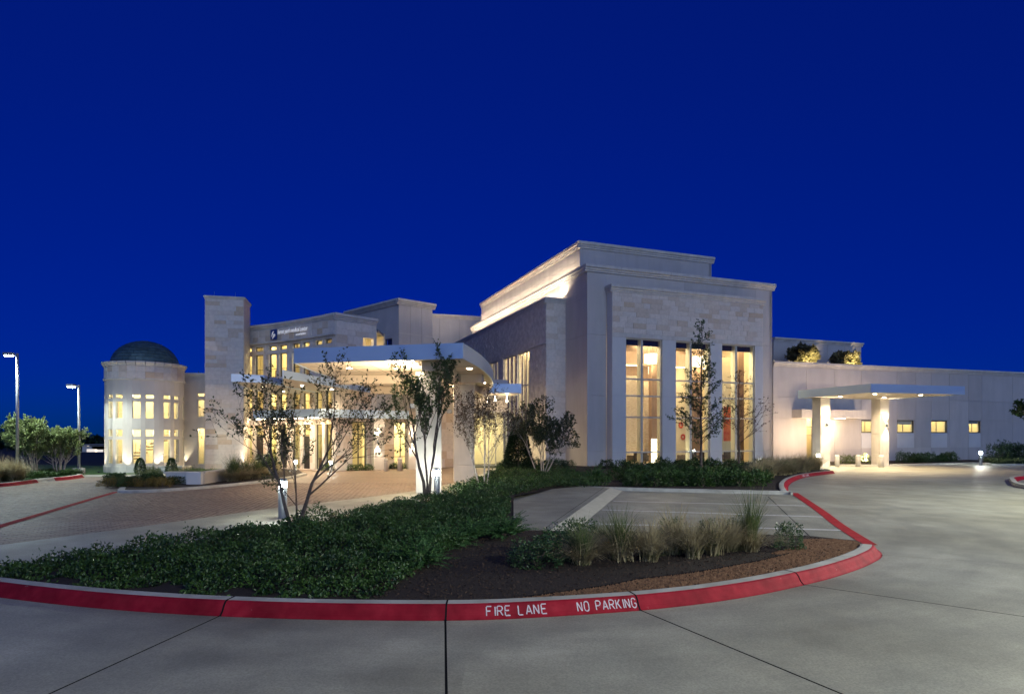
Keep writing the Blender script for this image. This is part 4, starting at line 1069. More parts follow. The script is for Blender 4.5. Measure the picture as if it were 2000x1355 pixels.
# interior: back wall, floors, lights
bk = [(-22.9, 54.03), (-10.2, 49.8)]
m = MB(); m.box(-22.0, -21.5, 50.0, 54.6, 0, ET); m.build('interior_wall', 'int_wall', ent)
F = Fr.two(*bk); m = MB(); m.fbox(F, 0, F.L, -0.2, 0, 0, ET); m.build('interior_wall', 'int_wall', ent)
poly = [(p[0] + .12, p[1] + 0.5) for p in AR] + [(-12.0, 44.7), (-10.3, 46.7), (-10.2, 49.8), (-21.3, 53.5)]
for z0, z1 in ((0.02, 0.06), (3.65, 3.95), (6.45, 6.75)):
    m = MB(); m.prism(poly, z0, z1); m.build('interior_floor', 'int_floor' if z0 < 1 else 'int_ceiling', ent)
m = MB(); m.prism([(p[0], p[1] + 0.3) for p in AR] + [(-10.2, 46.4), (-10.2, 50), (-21.4, 53.6)], ET - 0.25, ET - 0.05); m.build('roof', 'roof', ent)
for z, pw in ((3.6, 130), (6.4, 115), (10.2, 120)):
    for t in (0.15, 0.5, 0.85):
        x, y = arc_pt(t); light('AREA', 'ceiling_light', (x + .8, y + 2.0, z), pw, (1.0, 0.84, 0.48), ent, (2.6, 1.4), (x + .8, y + 2.0, 0))
for t in (0.1, 0.3, 0.45, 0.62, 0.8):   # partitions give the rooms depth
    x, y = arc_pt(t); m = MB(); m.box(x + .75, x + .85, y + .9 + rng.random(), y + 4.6, 0.1, 10.2); m.build('partition', 'int_wall', ent)
for k in range(9):
    x, y = arc_pt(0.05 + k * 0.11); m = MB(); zf = (0.06, 3.95, 6.75)[k % 3]; m.box(x + .3, x + 1.0, y + 1.0, y + 1.5, zf, zf + rng.uniform(0.7, 1.1)); m.build('cabinet', 'int_brown', ent, bevel=0.02)

# sign: blue square with script initials, script lettering in two lines
FS2 = Fr.two(arc_pt(t_at(528)), arc_pt(t_at(602)))
s0, s1 = FS2.s_at(529, 0.2), FS2.s_at(540.3, 0.2); dep = FS2.depth(s0, 0.2)
sign = thing('building_sign', 'blue square logo with white script initials and white script lettering on the entry pavilion', 'sign', (*FS2.pt(s0, .2), 10))
m = MB(); m.fbox(FS2, s0, s1, 0.16, 0.24, 9.78, 10.56); m.build('logo_plate', 'logo_blue', sign, bevel=0.01)
def text_mesh(txt, size, shear, F, s, o, z, parent, name, m='sign_white', width=None, bold=0.0):
    cu = bpy.data.curves.new('t', 'FONT'); cu.body = txt; cu.size = size; cu.shear = shear; cu.extrude = 0.012; cu.offset = bold; cu.resolution_u = 3
    ob = bpy.data.objects.new('t', cu); col.objects.link(ob)
    bpy.context.view_layer.update()
    dg = bpy.context.evaluated_depsgraph_get(); me = bpy.data.meshes.new_from_object(ob.evaluated_get(dg))
    co = np.array([v.co[:] for v in me.vertices]); sc = 1.0
    if width: sc = width / (co[:, 0].max() - co[:, 0].min())
    x0 = co[:, 0].min()
    new = []
    for c in co:
        px, py = F.pt(s + (c[0] - x0) * sc, o + c[2]); q = Vector((px, py, z + c[1])) - ROOT[parent]; new.append(q)
    for v, q in zip(me.vertices, new): v.co = q
    me.materials.clear(); me.materials.append(M[m]); me.name = name
    bpy.data.objects.remove(ob); return link(name, me, parent)
text_mesh('f', 0.55, 0.4, FS2, s0 + 0.14, 0.255, 10.02, sign, 'initial', bold=0.004)
text_mesh('p', 0.5, 0.4, FS2, s0 + 0.26, 0.255, 9.97, sign, 'initial', bold=0.004)
sA, sB = FS2.s_at(542, 0.2), FS2.s_at(600.5, 0.2)
text_mesh('forest park medical center', 0.48, 0.42, FS2, sA, 0.2, 10.16, sign, 'sign_lettering', width=sB - sA, bold=0.0)
sA2, sB2 = FS2.s_at(577, 0.2), FS2.s_at(597, 0.2)
text_mesh('southlake', 0.26, 0.42, FS2, sA2, 0.2, 9.88, sign, 'sign_lettering', width=sB2 - sA2, bold=0.0)

# ================================================================ stone tower
tw = thing('stone_tower', 'slim square limestone tower rising above the entry pavilion', 'tower', (-22.5, 46, 0))
FTW = Fr.two((-22.5, 46.0), (-19.95, 46.6)); TZ = 12.5
FTR = Fr(*FTW.pt(FTW.L), *(-FTW.n[0], -FTW.n[1])); FTL = Fr(*FTW.pt(0, -2.6), *FTW.n)
for F, L in ((FTW, FTW.L), (FTR, 2.6), (FTL, 2.6)):
    w_ = wall(F, 0, L, 0, TZ, [], 0.3, 'wall', 'mortar', tw)
    stones(F, 0, L, 0, TZ, [], w_, (0.26, 0.42), (0.45, 1.15), proud=0.03, limit=150 if F is FTW else 60)
    coping(F, 0, L, TZ, 0.25, 0.12, tw, 1.3, ext0=0.05, ext1=0.05)
m = MB(); m.prism([FTW.pt(0.1, -.1), FTW.pt(FTW.L - .1, -.1), FTW.pt(FTW.L - .1, -2.6), FTW.pt(.1, -2.6)], TZ, TZ + 0.1); m.build('roof', 'roof', tw)
for s in (0.55, 2.0):
    x, y = FTW.pt(s, -0.3); m = MB(); m.tube([(x, y, TZ + .2), (x, y, TZ + .65)], [0.012, 0.006], 5); m.build('lightning_rod', 'steel', tw)

# ================================================================ rotunda with tiled dome
RX, RY, RR = -25.55, 43.7, 2.4
rot = thing('rotunda', 'round two-storey tower with a dark tiled dome and paired lit windows', 'rotunda', (RX, RY, 0))
face = math.atan2(-RY, -RX)          # towards the camera
def RF(t0, t1, r=RR):                # facet between two bearings, t grows to the right as seen from outside
    f = lambda t: (RX + r * math.cos(face + R(t)), RY + r * math.sin(face + R(t)))
    return Fr.two(f(t0), f(t1))
rows = [(0.62, 2.24), (2.42, 2.90), (3.62, 4.76), (4.94, 5.22)]
shell = MB()
brk = []
for k in range(-3, 4):
    c = -3 + 45 * k
    brk += [(c - 15.5, c - 3.0, True), (c - 3.0, c + 3.0, False), (c + 3.0, c + 15.5, True), (c + 15.5, c + 22.5, False), (c + 22.5, c + 29.5, False)]
for t0, t1, win in brk:
    F = RF(t0, t1)
    vis = -100 < t0 < 85
    wall(F, 0, F.L, 0, 6.2, [(0.015, F.L - 0.015, a, b) for a, b in rows] if win else [], 0.22, 'wall', 'stucco', rot)
    if win and vis:
        for a, b in rows: window(F, 0.015, F.L - 0.015, a, b, rot, rec=0.06, fw=0.03, trans=[a + (b - a) * .35] if b - a > 0.8 else (), tw=0.02, m='frame', depth=0.06)
n = 28
for i in range(n):
    F = RF(360 * i / n - 180, 360 * (i + 1) / n - 180, RR + 0.03)
    for z0, z1 in ((6.32, 6.72), (6.72, 7.1)):
        block('stone', 'stone', F, 0.006, F.L - 0.006, -0.2, 0.0, z0 + .004, z1 - .004, rot, bev=0.01)
    block('band_stone', 'trim', F, 0.003, F.L - .003, -0.2, 0.06, 6.2, 6.315, rot, bev=0.02)
    block('base_stone', 'trim', F, 0.003, F.L - .003, -0.2, 0.03, 0.0, 0.48, rot, bev=0.02)
    coping(F, 0, F.L, 7.1, 0.30, 0.16, rot, 5)
m = MB(); m.lathe(RX, RY, [(RR - .05, 7.2), (RR - .05, 7.3)], 40); m.build('roof', 'roof', rot)
dome = MB(); dome.lathe(RX, RY, [(2.08 * math.cos(q), 7.28 + 1.74 * math.sin(q)) for q in np.linspace(0, math.pi / 2 - 0.02, 14)], 40)
dome = dome.build('dome', 'frame_dark', rot, True)
NR, NC = 11, 30
for j in range(NR):               # tiles, course by course
    q0, q1 = (math.pi / 2 - .06) * j / NR, (math.pi / 2 - .06) * (j + 1) / NR
    nc = max(8, int(NC * math.cos(q0) + 2))
    for i in range(nc):
        t0, t1 = 2 * math.pi * (i + .02 + .5 * (j % 2)) / nc, 2 * math.pi * (i + .98 + .5 * (j % 2)) / nc
        if math.cos((t0 + t1) / 2 - face) < -0.25 and j < 8: continue
        mm = MB(); P = []
        for dr in (0.0, 0.03):
            for q, t in ((q0 + .008, t0), (q0 + .008, t1), (q1 - .004, t1), (q1 - .004, t0)):
                e = dr + (0.012 if (dr and q < (q0 + q1) / 2) else 0)
                P.append((RX + (2.08 + e) * math.cos(q) * math.cos(t), RY + (2.08 + e) * math.cos(q) * math.sin(t), 7.28 + (1.74 + e) * math.sin(q)))
        mm.hexa(P); mm.build('tile', 'dome', dome)
# inside: floors, core, stair, light
m = MB(); m.lathe(RX, RY, [(RR - .25, 3.1), (RR - .25, 3.3)], 32); m.build('interior_floor', 'int_ceiling', rot)
m = MB(); m.lathe(RX, RY, [(RR - .25, 5.7), (RR - .25, 5.8)], 32); m.build('interior_ceiling', 'int_ceiling', rot)
m = MB(); m.lathe(RX, RY, [(RR - .25, 0.05), (RR - .25, 0.1)], 32); m.build('interior_floor', 'int_floor', rot)
m = MB()
for k in range(14):
    t = face + R(-70 + k * 12); x, y = RX + 1.5 * math.cos(t), RY + 1.5 * math.sin(t); z = 0.3 + k * 0.2
    m.box(x - .35, x + .35, y - .2, y + .2, z, z + 0.08); m.tube([(x, y, z), (x, y, z + 0.9)], [0.015, 0.015], 4)
m.build('stair', 'int_brown', rot)
F = Fr(RX, RY, -math.sin(face), math.cos(face)); F = Fr(*F.pt(-2.0, -0.75), *F.d); m = MB(); m.fbox(F, 0, 4.0, -.1, 0, 0.1, 5.7); m.build('interior_core', 'int_wall', rot)
for z in (2.9, 5.5): light('POINT', 'ceiling_light', (RX + math.cos(face) * .9, RY + math.sin(face) * .9, z - .1), 150, (1.0, 0.85, 0.52), rot, 0.3)
for t in (-76, -38, -25, 17, 30):
    x, y = RX + (RR + .35) * math.cos(face + R(t)), RY + (RR + .35) * math.sin(face + R(t))
    light('SPOT', 'uplight', (x, y, 0.12), 90, (1.0, 0.88, 0.64), rot, 0.04, (RX + (RR - .1) * math.cos(face + R(t)), RY + (RR - .1) * math.sin(face + R(t)), 3.0), 60)
    m = MB(); m.lathe(x, y, [(0.07, 0.0), (0.07, 0.09)], 10); m.build('uplight_housing', 'frame_dark', rot)
# link between rotunda and tower
lk = thing('link_building', 'plain stucco link with a narrow lit window between rotunda and tower', 'building', (-23.5, 46.6, 0))
FK = Fr.two((-25.2, 46.2), (-22.4, 46.9)); a, b = FK.s_at(386), FK.s_at(399.4)
rows = [(0.35, 3.05), (3.87, 5.17), (5.38, 5.66)]
wall(FK, 0, FK.L, 0, 6.75, [(a, b, p, q) for p, q in rows], 0.3, 'wall', 'stucco', lk)
for p, q in rows: window(FK, a, b, p, q, lk, rec=0.1, fw=0.04, trans=[p + (q - p) * .3] if q - p > 1 else (), tw=0.03)
coping(FK, 0, FK.L, 6.75, 0.38, 0.15, lk, 1.6)
m = MB(); m.fbox(FK, -0.2, FK.L, -2.6, -2.5, 0, 6.7); m.fbox(FK, -0.2, FK.L, -2.5, -0.31, 6.5, 6.6); m.fbox(FK, -.2, FK.L, -2.5, -.31, 3.2, 3.5); m.fbox(FK, FK.L - .1, FK.L, -2.5, -0.31, 0, 6.5); m.build('interior_wall', 'int_wall', lk)
for z in (3.0, 6.2):
    x, y = FK.pt((a + b) / 2, -1.3); light('POINT', 'ceiling_light', (x, y, z), 85, (1.0, 0.85, 0.52), lk, 0.2)
x, y = FK.pt(0.9, 0.35); light('SPOT', 'uplight', (x, y, 0.15), 90, (1, 0.9, 0.62), lk, 0.05, (*FK.pt(.9, -.1), 3), 70)

# ================================================================ rear blocks
rb = thing('rear_block', 'tall stucco block with pale coping rising behind the entry pavilion', 'building', (-10.1, 56, 0))
FB1 = Fr.two((-16.4, 62), (-10.1, 56)); FB2 = Fr.two((-10.1, 56), (-7.4, 58.4))
zt = 14.2
ops = [(FB1.s_at(751), FB1.s_at(766), 10.4, 11.3)]
wall(FB1, 0, FB1.L, 0, zt, ops, 0.3, 'wall', 'stucco', rb)
window(FB1, ops[0][0], ops[0][1], 10.4, 11.3, rb, rec=0.12, m='frame_dark')
m = MB(); m.fbox(FB1, ops[0][0] - .1, ops[0][1] + .1, -0.5, -0.45, 10.3, 11.4); m.build('blind', 'door_dark', rb)
for i in range(3): block('wall_panel', 'panel', FB2, FB2.L * i / 3 + .012, FB2.L * (i + 1) / 3 - .012, -0.3, 0.0, 0, zt, rb, bev=0.008)
m = MB(); m.fbox(FB1, 0, FB1.L, 0.0, 0.03, 11.62, 11.68); m.fbox(FB2, 0, FB2.L, 0.0, 0.03, 11.62, 11.68); m.build('joint_moulding', 'trim', rb)
coping(FB1, 0, FB1.L, zt, 0.5, 0.3, rb, 2.2); coping(FB2, 0, FB2.L, zt, 0.5, 0.3, rb, 2.0, ext0=0.25, ext1=0.25)
m = MB(); m.prism([(-16.2, 62), (-10.1, 56.3), (-7.6, 58.5), (-9, 66), (-15, 67)], 13.8, 14.25); m.build('roof', 'roof', rb)
rc = thing('rear_block', 'lower long stucco block between the rear tower block and the lobby building', 'building', (-8, 80, 0))
FC1 = Fr.two((-14.0, 78.3), (-2.0, 82.2))
for i in range(5): block('wall_panel', 'panel', FC1, FC1.L * i / 5 + .015, FC1.L * (i + 1) / 5 - .015, -0.3, 0.0, 0, 17.4, rc, bev=0.008)
coping(FC1, 0, FC1.L, 17.4, 0.5, 0.3, rc, 2.4)

# ================================================================ entrance ground-floor wall, vestibule
ew2 = thing('entrance_wall', 'single-storey entrance wall with tall windows under the canopies', 'wall', (-6, 48.5, 0))
FG = Fr.two((-10.0, 46.3), (-3.1, 50.2)); a, b = FG.s_at(770), FG.s_at(797)
gops = [(a, b, 0.1, 3.5), (FG.s_at(902), FG.s_at(922), 0.1, 3.0)]
w_ = wall(FG, 0, FG.L, 0, 6.9, gops, 0.3, 'wall', 'mortar', ew2)
stones(FG, 0, FG.L, 0, 4.3, gops, w_, (0.45, 0.62), (0.7, 1.4), proud=0.03, limit=200)
window(FG, a, b, 0.1, 3.5, ew2, rec=0.18, verts=[(a + b) / 2], trans=[0.9, 2.6], vw=0.05, m='frame_dark')
window(FG, gops[1][0], gops[1][1], 0.1, 3.0, ew2, rec=0.18, m='frame_dark')
m = MB(); m.fbox(FG, -0.2, FG.L, -3.2, -3.0, 0, 4.3); m.fbox(FG, -.2, FG.L, -3, -.31, 4.2, 4.3); m.build('interior_wall', 'int_wall', ew2)
for s in (2.2, 5.8):
    x, y = FG.pt(s, -1.6); light('AREA', 'ceiling_light', (x, y, 4.1), 130, (1, 0.85, 0.52), ew2, 1.6, (x, y, 0))
vs = thing('vestibule', 'glazed vestibule glowing yellow beside the lobby building', 'vestibule', (-1.6, 51, 0))
FV = Fr.two((-3.1, 50.2), (-0.35, 50.9))
wall(FV, 0, FV.L, 4.4, 7.0, [], 0.25, 'wall', 'stucco', vs)
window(FV, 0.02, FV.L - .02, 0.05, 4.4, vs, rec=0.1, verts=[FV.L * .33, FV.L * .66], trans=[2.5, 3.4], vw=0.06)
m = MB(); m.fbox(FV, -.2, FV.L + .6, -4.2, -4, 0, 7); m.fbox(FV, -.2, FV.L + .3, -4, -.3, 4.6, 4.7); m.build('interior_wall', 'int_wall', vs)
x, y = FV.pt(1.4, -1.8); light('AREA', 'ceiling_light', (x, y, 4.4), 160, (1, 0.84, 0.5), vs, 1.8, (x, y, 0))

# ================================================================ canopies
def slab_canopy(t, poly, z0, z1, lip=0.04, soffit='soffit'):
    m = MB(); m.prism(poly, z0 + 0.08, z1); m.build('roof_slab', 'fascia', t)
    cx = sum(p[0] for p in poly) / len(poly); cy = sum(p[1] for p in poly) / len(poly)
    inn = [(cx + (p[0] - cx) * 0.985, cy + (p[1] - cy) * 0.985) for p in poly]
    m = MB(); m.prism(inn, z0 + 0.02, z0 + 0.08 - 0.001); m.build('soffit', soffit, t)
    n = len(poly)
    for i in range(n):
        p, q = poly[i], poly[(i + 1) % n]
        F = Fr.two(p, q); mm = MB(); mm.fbox(F, 0.0, F.L, -0.03, 0.012, z0, z1 + 0.02)
        mm.build('fascia_panel', 'fascia', t)
pc = thing('drive_canopy', 'large flat metal-edged drive-through canopy carried on two stone piers', 'canopy', (-4, 30, 0))
lf = smooth_line([(-9.45, 27.2), (-9.75, 31), (-9.8, 35.5), (-9.5, 40), (-9.2, 45.8)], 4)
rt = smooth_line([(-2.0, 25.5), (-1.45, 29.5), (-1.15, 34.5), (-1.2, 39.5), (-1.75, 46.2)], 4)
front = [(-9.45, 27.2), (-7.6, 26.75), (-5.7, 26.3), (-3.85, 25.9), (-2.0, 25.5)]
poly = front[:-1] + rt + lf[::-1][:-1]
CZ = 5.62
slab_canopy(pc, poly, CZ, CZ + 0.62)
# beams under the soffit
for (p, q, w) in (((-9.2, 33.2), (-1.5, 32.4), 0.8), ((-9.2, 41.0), (-1.5, 41.4), 0.8), ((-3.4, 26.6), (-2.3, 45.5), 0.9)):
    F = Fr.two(p, q); m = MB(); m.fbox(F, 0, F.L, -w / 2, w / 2, CZ - 0.42 + (0.02 if w > .85 else 0), CZ + 0.019); m.build('beam', 'soffit', pc, bevel=0.02)
for X in np.arange(-8.6, -1.8, 1.15):
    m = MB(); m.box(X - .008, X + .008, 27.4, 45.4, CZ + .012, CZ + .0195); m.build('soffit_joint', 'frame_dark', pc)
for Y in np.arange(28.6, 45, 2.3):
    m = MB(); m.box(-9.2, -1.9, Y - .008, Y + .008, CZ + .010, CZ + .0195); m.build('soffit_joint', 'frame_dark', pc)
sq_column(Fr(-3.6, 27.1, 1, 0.12), 0.0, -0.55, 1.1, CZ - 0.38, pc, (0.9, 2.4, 3.9))
sq_column(Fr(-2.56, 33.6, 1, 0.12), 0.0, -0.55, 1.1, CZ - 0.40, pc, (0.9, 2.4, 3.9))
m = MB(); m.box(-5.35, -4.15, 26.55, 26.65, CZ - 0.03, CZ + 0.015); m.build('linear_light', 'lamp_warm', pc)
x, y = -4.75, 27.3
light('AREA', 'linear_lamp', (-4.75, 26.7, CZ - 0.05), 60, WARMW, pc, (1.2, 0.1), (-4.75, 27.6, 3.0))
for X, Y, pw in ((-7.6, 29.3, 300), (-5.4, 29.5, 260), (-7.6, 36.5, 300), (-5.0, 36.8, 300), (-7.3, 43.6, 280), (-4.6, 43.8, 280), (-2.0, 29.5, 60), (-1.7, 37.5, 40)):
    m = MB(); m.lathe(X, Y, [(0.13, CZ + 0.0), (0.13, CZ + 0.018)], 16); m.build('downlight', 'lamp_warm', pc)
    light('SPOT', 'downlight_lamp', (X, Y, CZ - 0.06), pw, WARM, pc, 0.1, (X, Y, 0), 150, 0.9)
for X, Y, dx in ((-4.4, 27.7, -1), (-3.4, 34.1, -1)):   # uplights on the piers
    m = MB(); m.box(X - .12, X + .12, Y - .1, Y + .1, 3.7, 3.9); m.build('uplight_housing', 'bollard_metal', pc)
    light('SPOT', 'uplight', (X - .1, Y, 3.95), 850, WARM, pc, 0.1, (X - 1.4, Y + 1.0, 5.6), 150, 0.9)
# entrance canopies over the doors
ec = thing('entrance_canopy', 'pointed two-blade metal canopy over the main doors', 'canopy', (-14, 40, 0))
slab_canopy(ec, [(-12.5, 34.2), (-11.6, 39.0), (-10.35, 46.0), (-12.2, 44.6), (-14.2, 46.4), (-14.6, 40.0)], 5.62, 6.05)
eb = thing('entrance_canopy', 'left blade of the metal canopy, its tip before the stone tower', 'canopy', (-15, 40, 0))
slab_canopy(eb, [(-16.2, 36.2), (-14.62, 37.0), (-14.2, 46.5), (-17.0, 47.9), (-18.4, 48.6), (-17.6, 42)], 5.60, 6.03)
el = thing('entrance_canopy', 'low metal canopy just above the main doors', 'canopy', (-15, 45, 0))
slab_canopy(el, [(-18.9, 45.8), (-13.0, 42.2), (-10.5, 44.6), (-7.6, 46.2), (-7.9, 47.2), (-10.05, 46.1), (-12.35, 43.7), (-16.9, 47.1), (-19.6, 48.4)], 3.72, 4.28)
es = thing('walkway_canopy', 'narrow metal canopy from the drive canopy to the lobby wall', 'canopy', (-1, 48, 0))
slab_canopy(es, [(-8.5, 46.6), (0.68, 46.2), (0.2, 50.6), (-3.3, 50.0), (-8.2, 47.4)], 5.62, 6.28)
for X, Y in ((-1.3, 47.6), (-0.4, 48.8), (-1.9, 48.9)):
    m = MB(); m.tube([(X, Y, 5.62), (X, Y, 5.25)], [0.012, 0.012], 5); m.lathe(X, Y, [(0.07, 5.1), (0.1, 5.18), (0.07, 5.26)], 12); m.build('pendant_light', 'lamp_warm', es)
    light('POINT', 'pendant_lamp', (X, Y, 5.0), 22, WARM, es, 0.1)
for X, Y in ((-13.2, 39.5), (-12.2, 42.5), (-16.0, 40.5), (-16.2, 44.5)):
    t = ec if X > -14.5 else eb; m = MB(); m.lathe(X, Y, [(0.1, 5.60), (0.1, 5.628)], 14); m.build('downlight', 'lamp_warm', t)
    light('SPOT', 'downlight_lamp', (X, Y, 5.5), 260, WARM, t, 0.1, (X, Y, 0), 150, 0.9)
for t_ in (0.12, 0.32, 0.5, 0.68, 0.86):
    X, Y = arc_pt(t_); Y -= 0.9; X -= 0.3; m = MB(); m.box(X - .45, X + .45, Y - .06, Y + .06, 3.705, 3.735); m.build('linear_light', 'lamp_warm', el)
    light('AREA', 'linear_lamp', (X, Y, 3.66), 40, WARM, el, (0.8, 0.2), (X, Y + .3, 0))
# columns with sconces in front of the entrance wall
for px, Y, lab in ((741, 45.4, 'square entrance column with glowing sconce before the corner of the entry pavilion'), (808, 46.6, 'square entrance column with glowing sconce nearer the stone drive pier')):
    X = AT(px, Y); t = thing('entrance_column', lab, 'column', (X, Y, 0), 'sconce-lit entrance columns')
    Q = Fr(X, Y, 0.86, 0.5); sq_column(Q, 0.0, -0.4, 0.8, 3.74, t, (0.9, 2.3))
    x, y = Q.pt(-0.15, 0.0); sconce(x, y, 2.05, *Q.n, t, 120, 120)
light('SPOT', 'uplight', (-19.6, 46.3, 0.3), 60, (1, 0.95, 0.85), ent, 0.05, (-20.4, 48.2, 3.0), 70)

# ================================================================ low walls
lw_ = thing('garden_wall', 'low curved cream garden wall with a square pier at its end', 'wall', (-16.5, 33, 0))
cv = smooth_line([(-15.35, 31.0), (-15.5, 35.0), (-16.3, 39.5), (-18.1, 44.8)], 6)
A = offset_line(cv, 0.14); B = offset_line(cv, -0.14)
for i in range(0, len(cv) - 1, 3):
    j = min(i + 3, len(cv) - 1)
    m = MB(); m.prism(A[i:j + 1] + B[i:j + 1][::-1], 0.0, 0.62); m.build('wall_section', 'stucco', lw_)
    m = MB(); A2 = offset_line(cv, 0.19); B2 = offset_line(cv, -0.19); m.prism(A2[i:j + 1] + B2[i:j + 1][::-1], 0.621, 0.70); m.build('wall_cap', 'trim', lw_)
m = MB(); m.box(-15.98, -15.25, 30.75, 31.4, 0.0, 0.70); m.build('pier', 'panel_pale', lw_, bevel=0.015)
m = MB(); m.box(-17.15, -15.99, 31.1, 31.38, 0.0, 0.62); m.build('wall_section', 'panel_pale', lw_)
m = MB(); m.box(-17.2, -15.99, 31.05, 31.43, 0.621, 0.70); m.build('wall_cap', 'trim', lw_)
# ================================================================ lamps and bollards
def lamp_post(x, y, zb, ztop, arm, label, power, color=(0.86, 1.0, 0.90)):
    t = thing('lamp_post', label, 'street lamp', (x, y, 0), 'parking lot lamp posts')
    m = MB(); m.lathe(x, y, [(0.33, 0.0), (0.33, zb - .03), (0.30, zb)], 20); m.build('concrete_base', 'kerb', t, True)
    m = MB(); m.box(x - .15, x + .15, y - .15, y + .15, zb, zb + 0.03); m.build('base_plate', 'steel', t)
    m = MB(); m.tube([(x, y, zb + .02), (x, y, ztop)], [0.085, 0.06], 12); m.build('pole', 'steel', t, True)
    ax = x + arm[0]; ay = y + arm[1]
    m = MB(); m.tube([(x, y, ztop - .12), (ax, ay, ztop - .06)], [0.035, 0.03], 8); m.build('arm', 'steel', t, True)
    h = MB(); h.box(ax - .24, ax + .20, ay - .17, ay + .17, ztop - .12, ztop + .04); hd = h.build('lamp_head', 'bollard_metal', t, bevel=0.03)
    m = MB(); m.box(ax - .19, ax + .15, ay - .13, ay + .13, ztop - .17, ztop - .121); m.build('lens', 'lamp_cool', hd, bevel=0.02)
    light('SPOT', 'lamp', (ax, ay, ztop - .2), power, color, t, 0.15, (ax, ay, 0), 165, 0.3)
    return t
lamp_post(AT(34, 34.0), 34.0, 0.67, 6.95, (-0.45, 0), 'tall lamp post on a round concrete base by the pale feathery grass', 1250)
lamp_post(AT(154, 38.8), 38.8, 0.48, 5.62, (-0.45, 0), 'shorter lamp post on a concrete base beyond the green trees', 300)
lamp_post(11.5, -1.5, 0.67, 8.0, (-0.5, 0.1), 'tall lamp post at the edge of the drive facing the planting island', 4600, (0.97, 1.0, 0.86))
lamp_post(25.0, 17.5, 0.67, 8.0, (-0.5, 0.0), 'tall lamp post on the far side of the drive from the parking stalls', 9500, (0.98, 0.99, 0.83))

def bollard_light(x, y, h, label, power=40, r=0.12, group='bollard lights'):
    t = thing('bollard_light', label, 'bollard', (x, y, 0), group)
    m = MB(); m.lathe(x, y, [(r * 1.15, 0.0), (r * 1.15, .03), (r, .035), (r, h - .28)], 20); m.build('post', 'bollard_metal', t, True)
    m = MB(); m.lathe(x, y, [(r * .82, h - .279), (r * .82, h - .09)], 20); m.build('lens', 'lamp_bollard' if power > 50 else 'lamp_bollard_dim', t, True)
    for k in range(3):
        q = k * 2.094 + .5; m = MB(); m.tube([(x + r * .9 * math.cos(q), y + r * .9 * math.sin(q), h - .28), (x + r * .9 * math.cos(q), y + r * .9 * math.sin(q), h - .085)], [0.004, 0.004], 4); m.build('strut', 'bollard_metal', t)
    m = MB(); m.lathe(x, y, [(r, h - .089), (r, h - .02), (r * .7, h)], 20); m.build('cap', 'bollard_metal', t, True)
bollard_light(AT(552, 18.8), 18.8, 1.22, 'lit bollard light behind the groundcover beside the two-stemmed tree', 900, 0.13)
bollard_light(AT(853, 25.4), 25.4, 1.18, 'lit bollard light at the foot of the front stone pier', 550, 0.12)
bollard_light(AT(1598, 46.5), 46.5, 1.2, 'lit bollard light beside the side door canopy column', 130)
bollard_light(AT(1915.5, 52.5), 52.5, 1.22, 'lit bollard light on the kerb before the long wing wall', 300)
bollard_light(AT(646, 42.5), 42.5, 0.85, 'small lit bollard light by the main doors behind the two-stemmed tree', 40, 0.1)
bollard_light(AT(577, 43.5), 43.5, 0.85, 'small lit bollard light between the garden wall and the main doors', 40, 0.1)
def stone_bollard(px, Y, r, h, label):
    x = AT(px, Y); t = thing('concrete_bollard', label, 'bollard', (x, Y, 0), 'plain concrete bollards')
    m = MB(); m.lathe(x, Y, [(r, 0), (r, h - .1), (r * .93, h - .03), (r * .7, h)], 18); m.build('post', 'trim', t, True)
    m = MB(); m.lathe(x, Y, [(r + .006, h - .2), (r + .006, h - .16)], 18); m.build('groove_band', 'kerb', t, True)
stone_bollard(1635, 49.8, 0.17, 0.95, 'concrete bollard touching the side canopy column nearer the lobby')
stone_bollard(1676, 50.0, 0.18, 0.95, 'concrete bollard midway between the side canopy columns')
stone_bollard(1721, 49.2, 0.20, 0.95, 'concrete bollard in front of the side canopy column farther from the lobby')
stone_bollard(781, 44.2, 0.17, 0.95, 'concrete bollard between the two sconce-lit entrance columns')
stone_bollard(754, 43.9, 0.15, 0.9, 'concrete bollard before the entrance column at the pavilion corner')
# litter bin by the side door
x, y = AT(1727, 52.6), 52.6
# steps and railing beside the rotunda
stp = thing('steps', 'pale concrete steps with a white handrail by the rotunda', 'steps', (-22.3, 40.6, 0))
for k in range(3):
    m = MB(); m.box(-23.1, -21.5, 40.2 + k * .35, 42.2, 0.04 + k * .15, 0.04 + (k + 1) * .15 - .004); m.build('step', 'kerb', stp)
for X in (-23.0, -21.6):
    m = MB(); m.tube([(X, 40.25, 0.05), (X, 40.25, 0.95), (X, 41.4, 1.3), (X, 41.4, 0.3)], [0.02] * 4, 6); m.build('handrail', 'sign_white' if False else 'steel', stp)

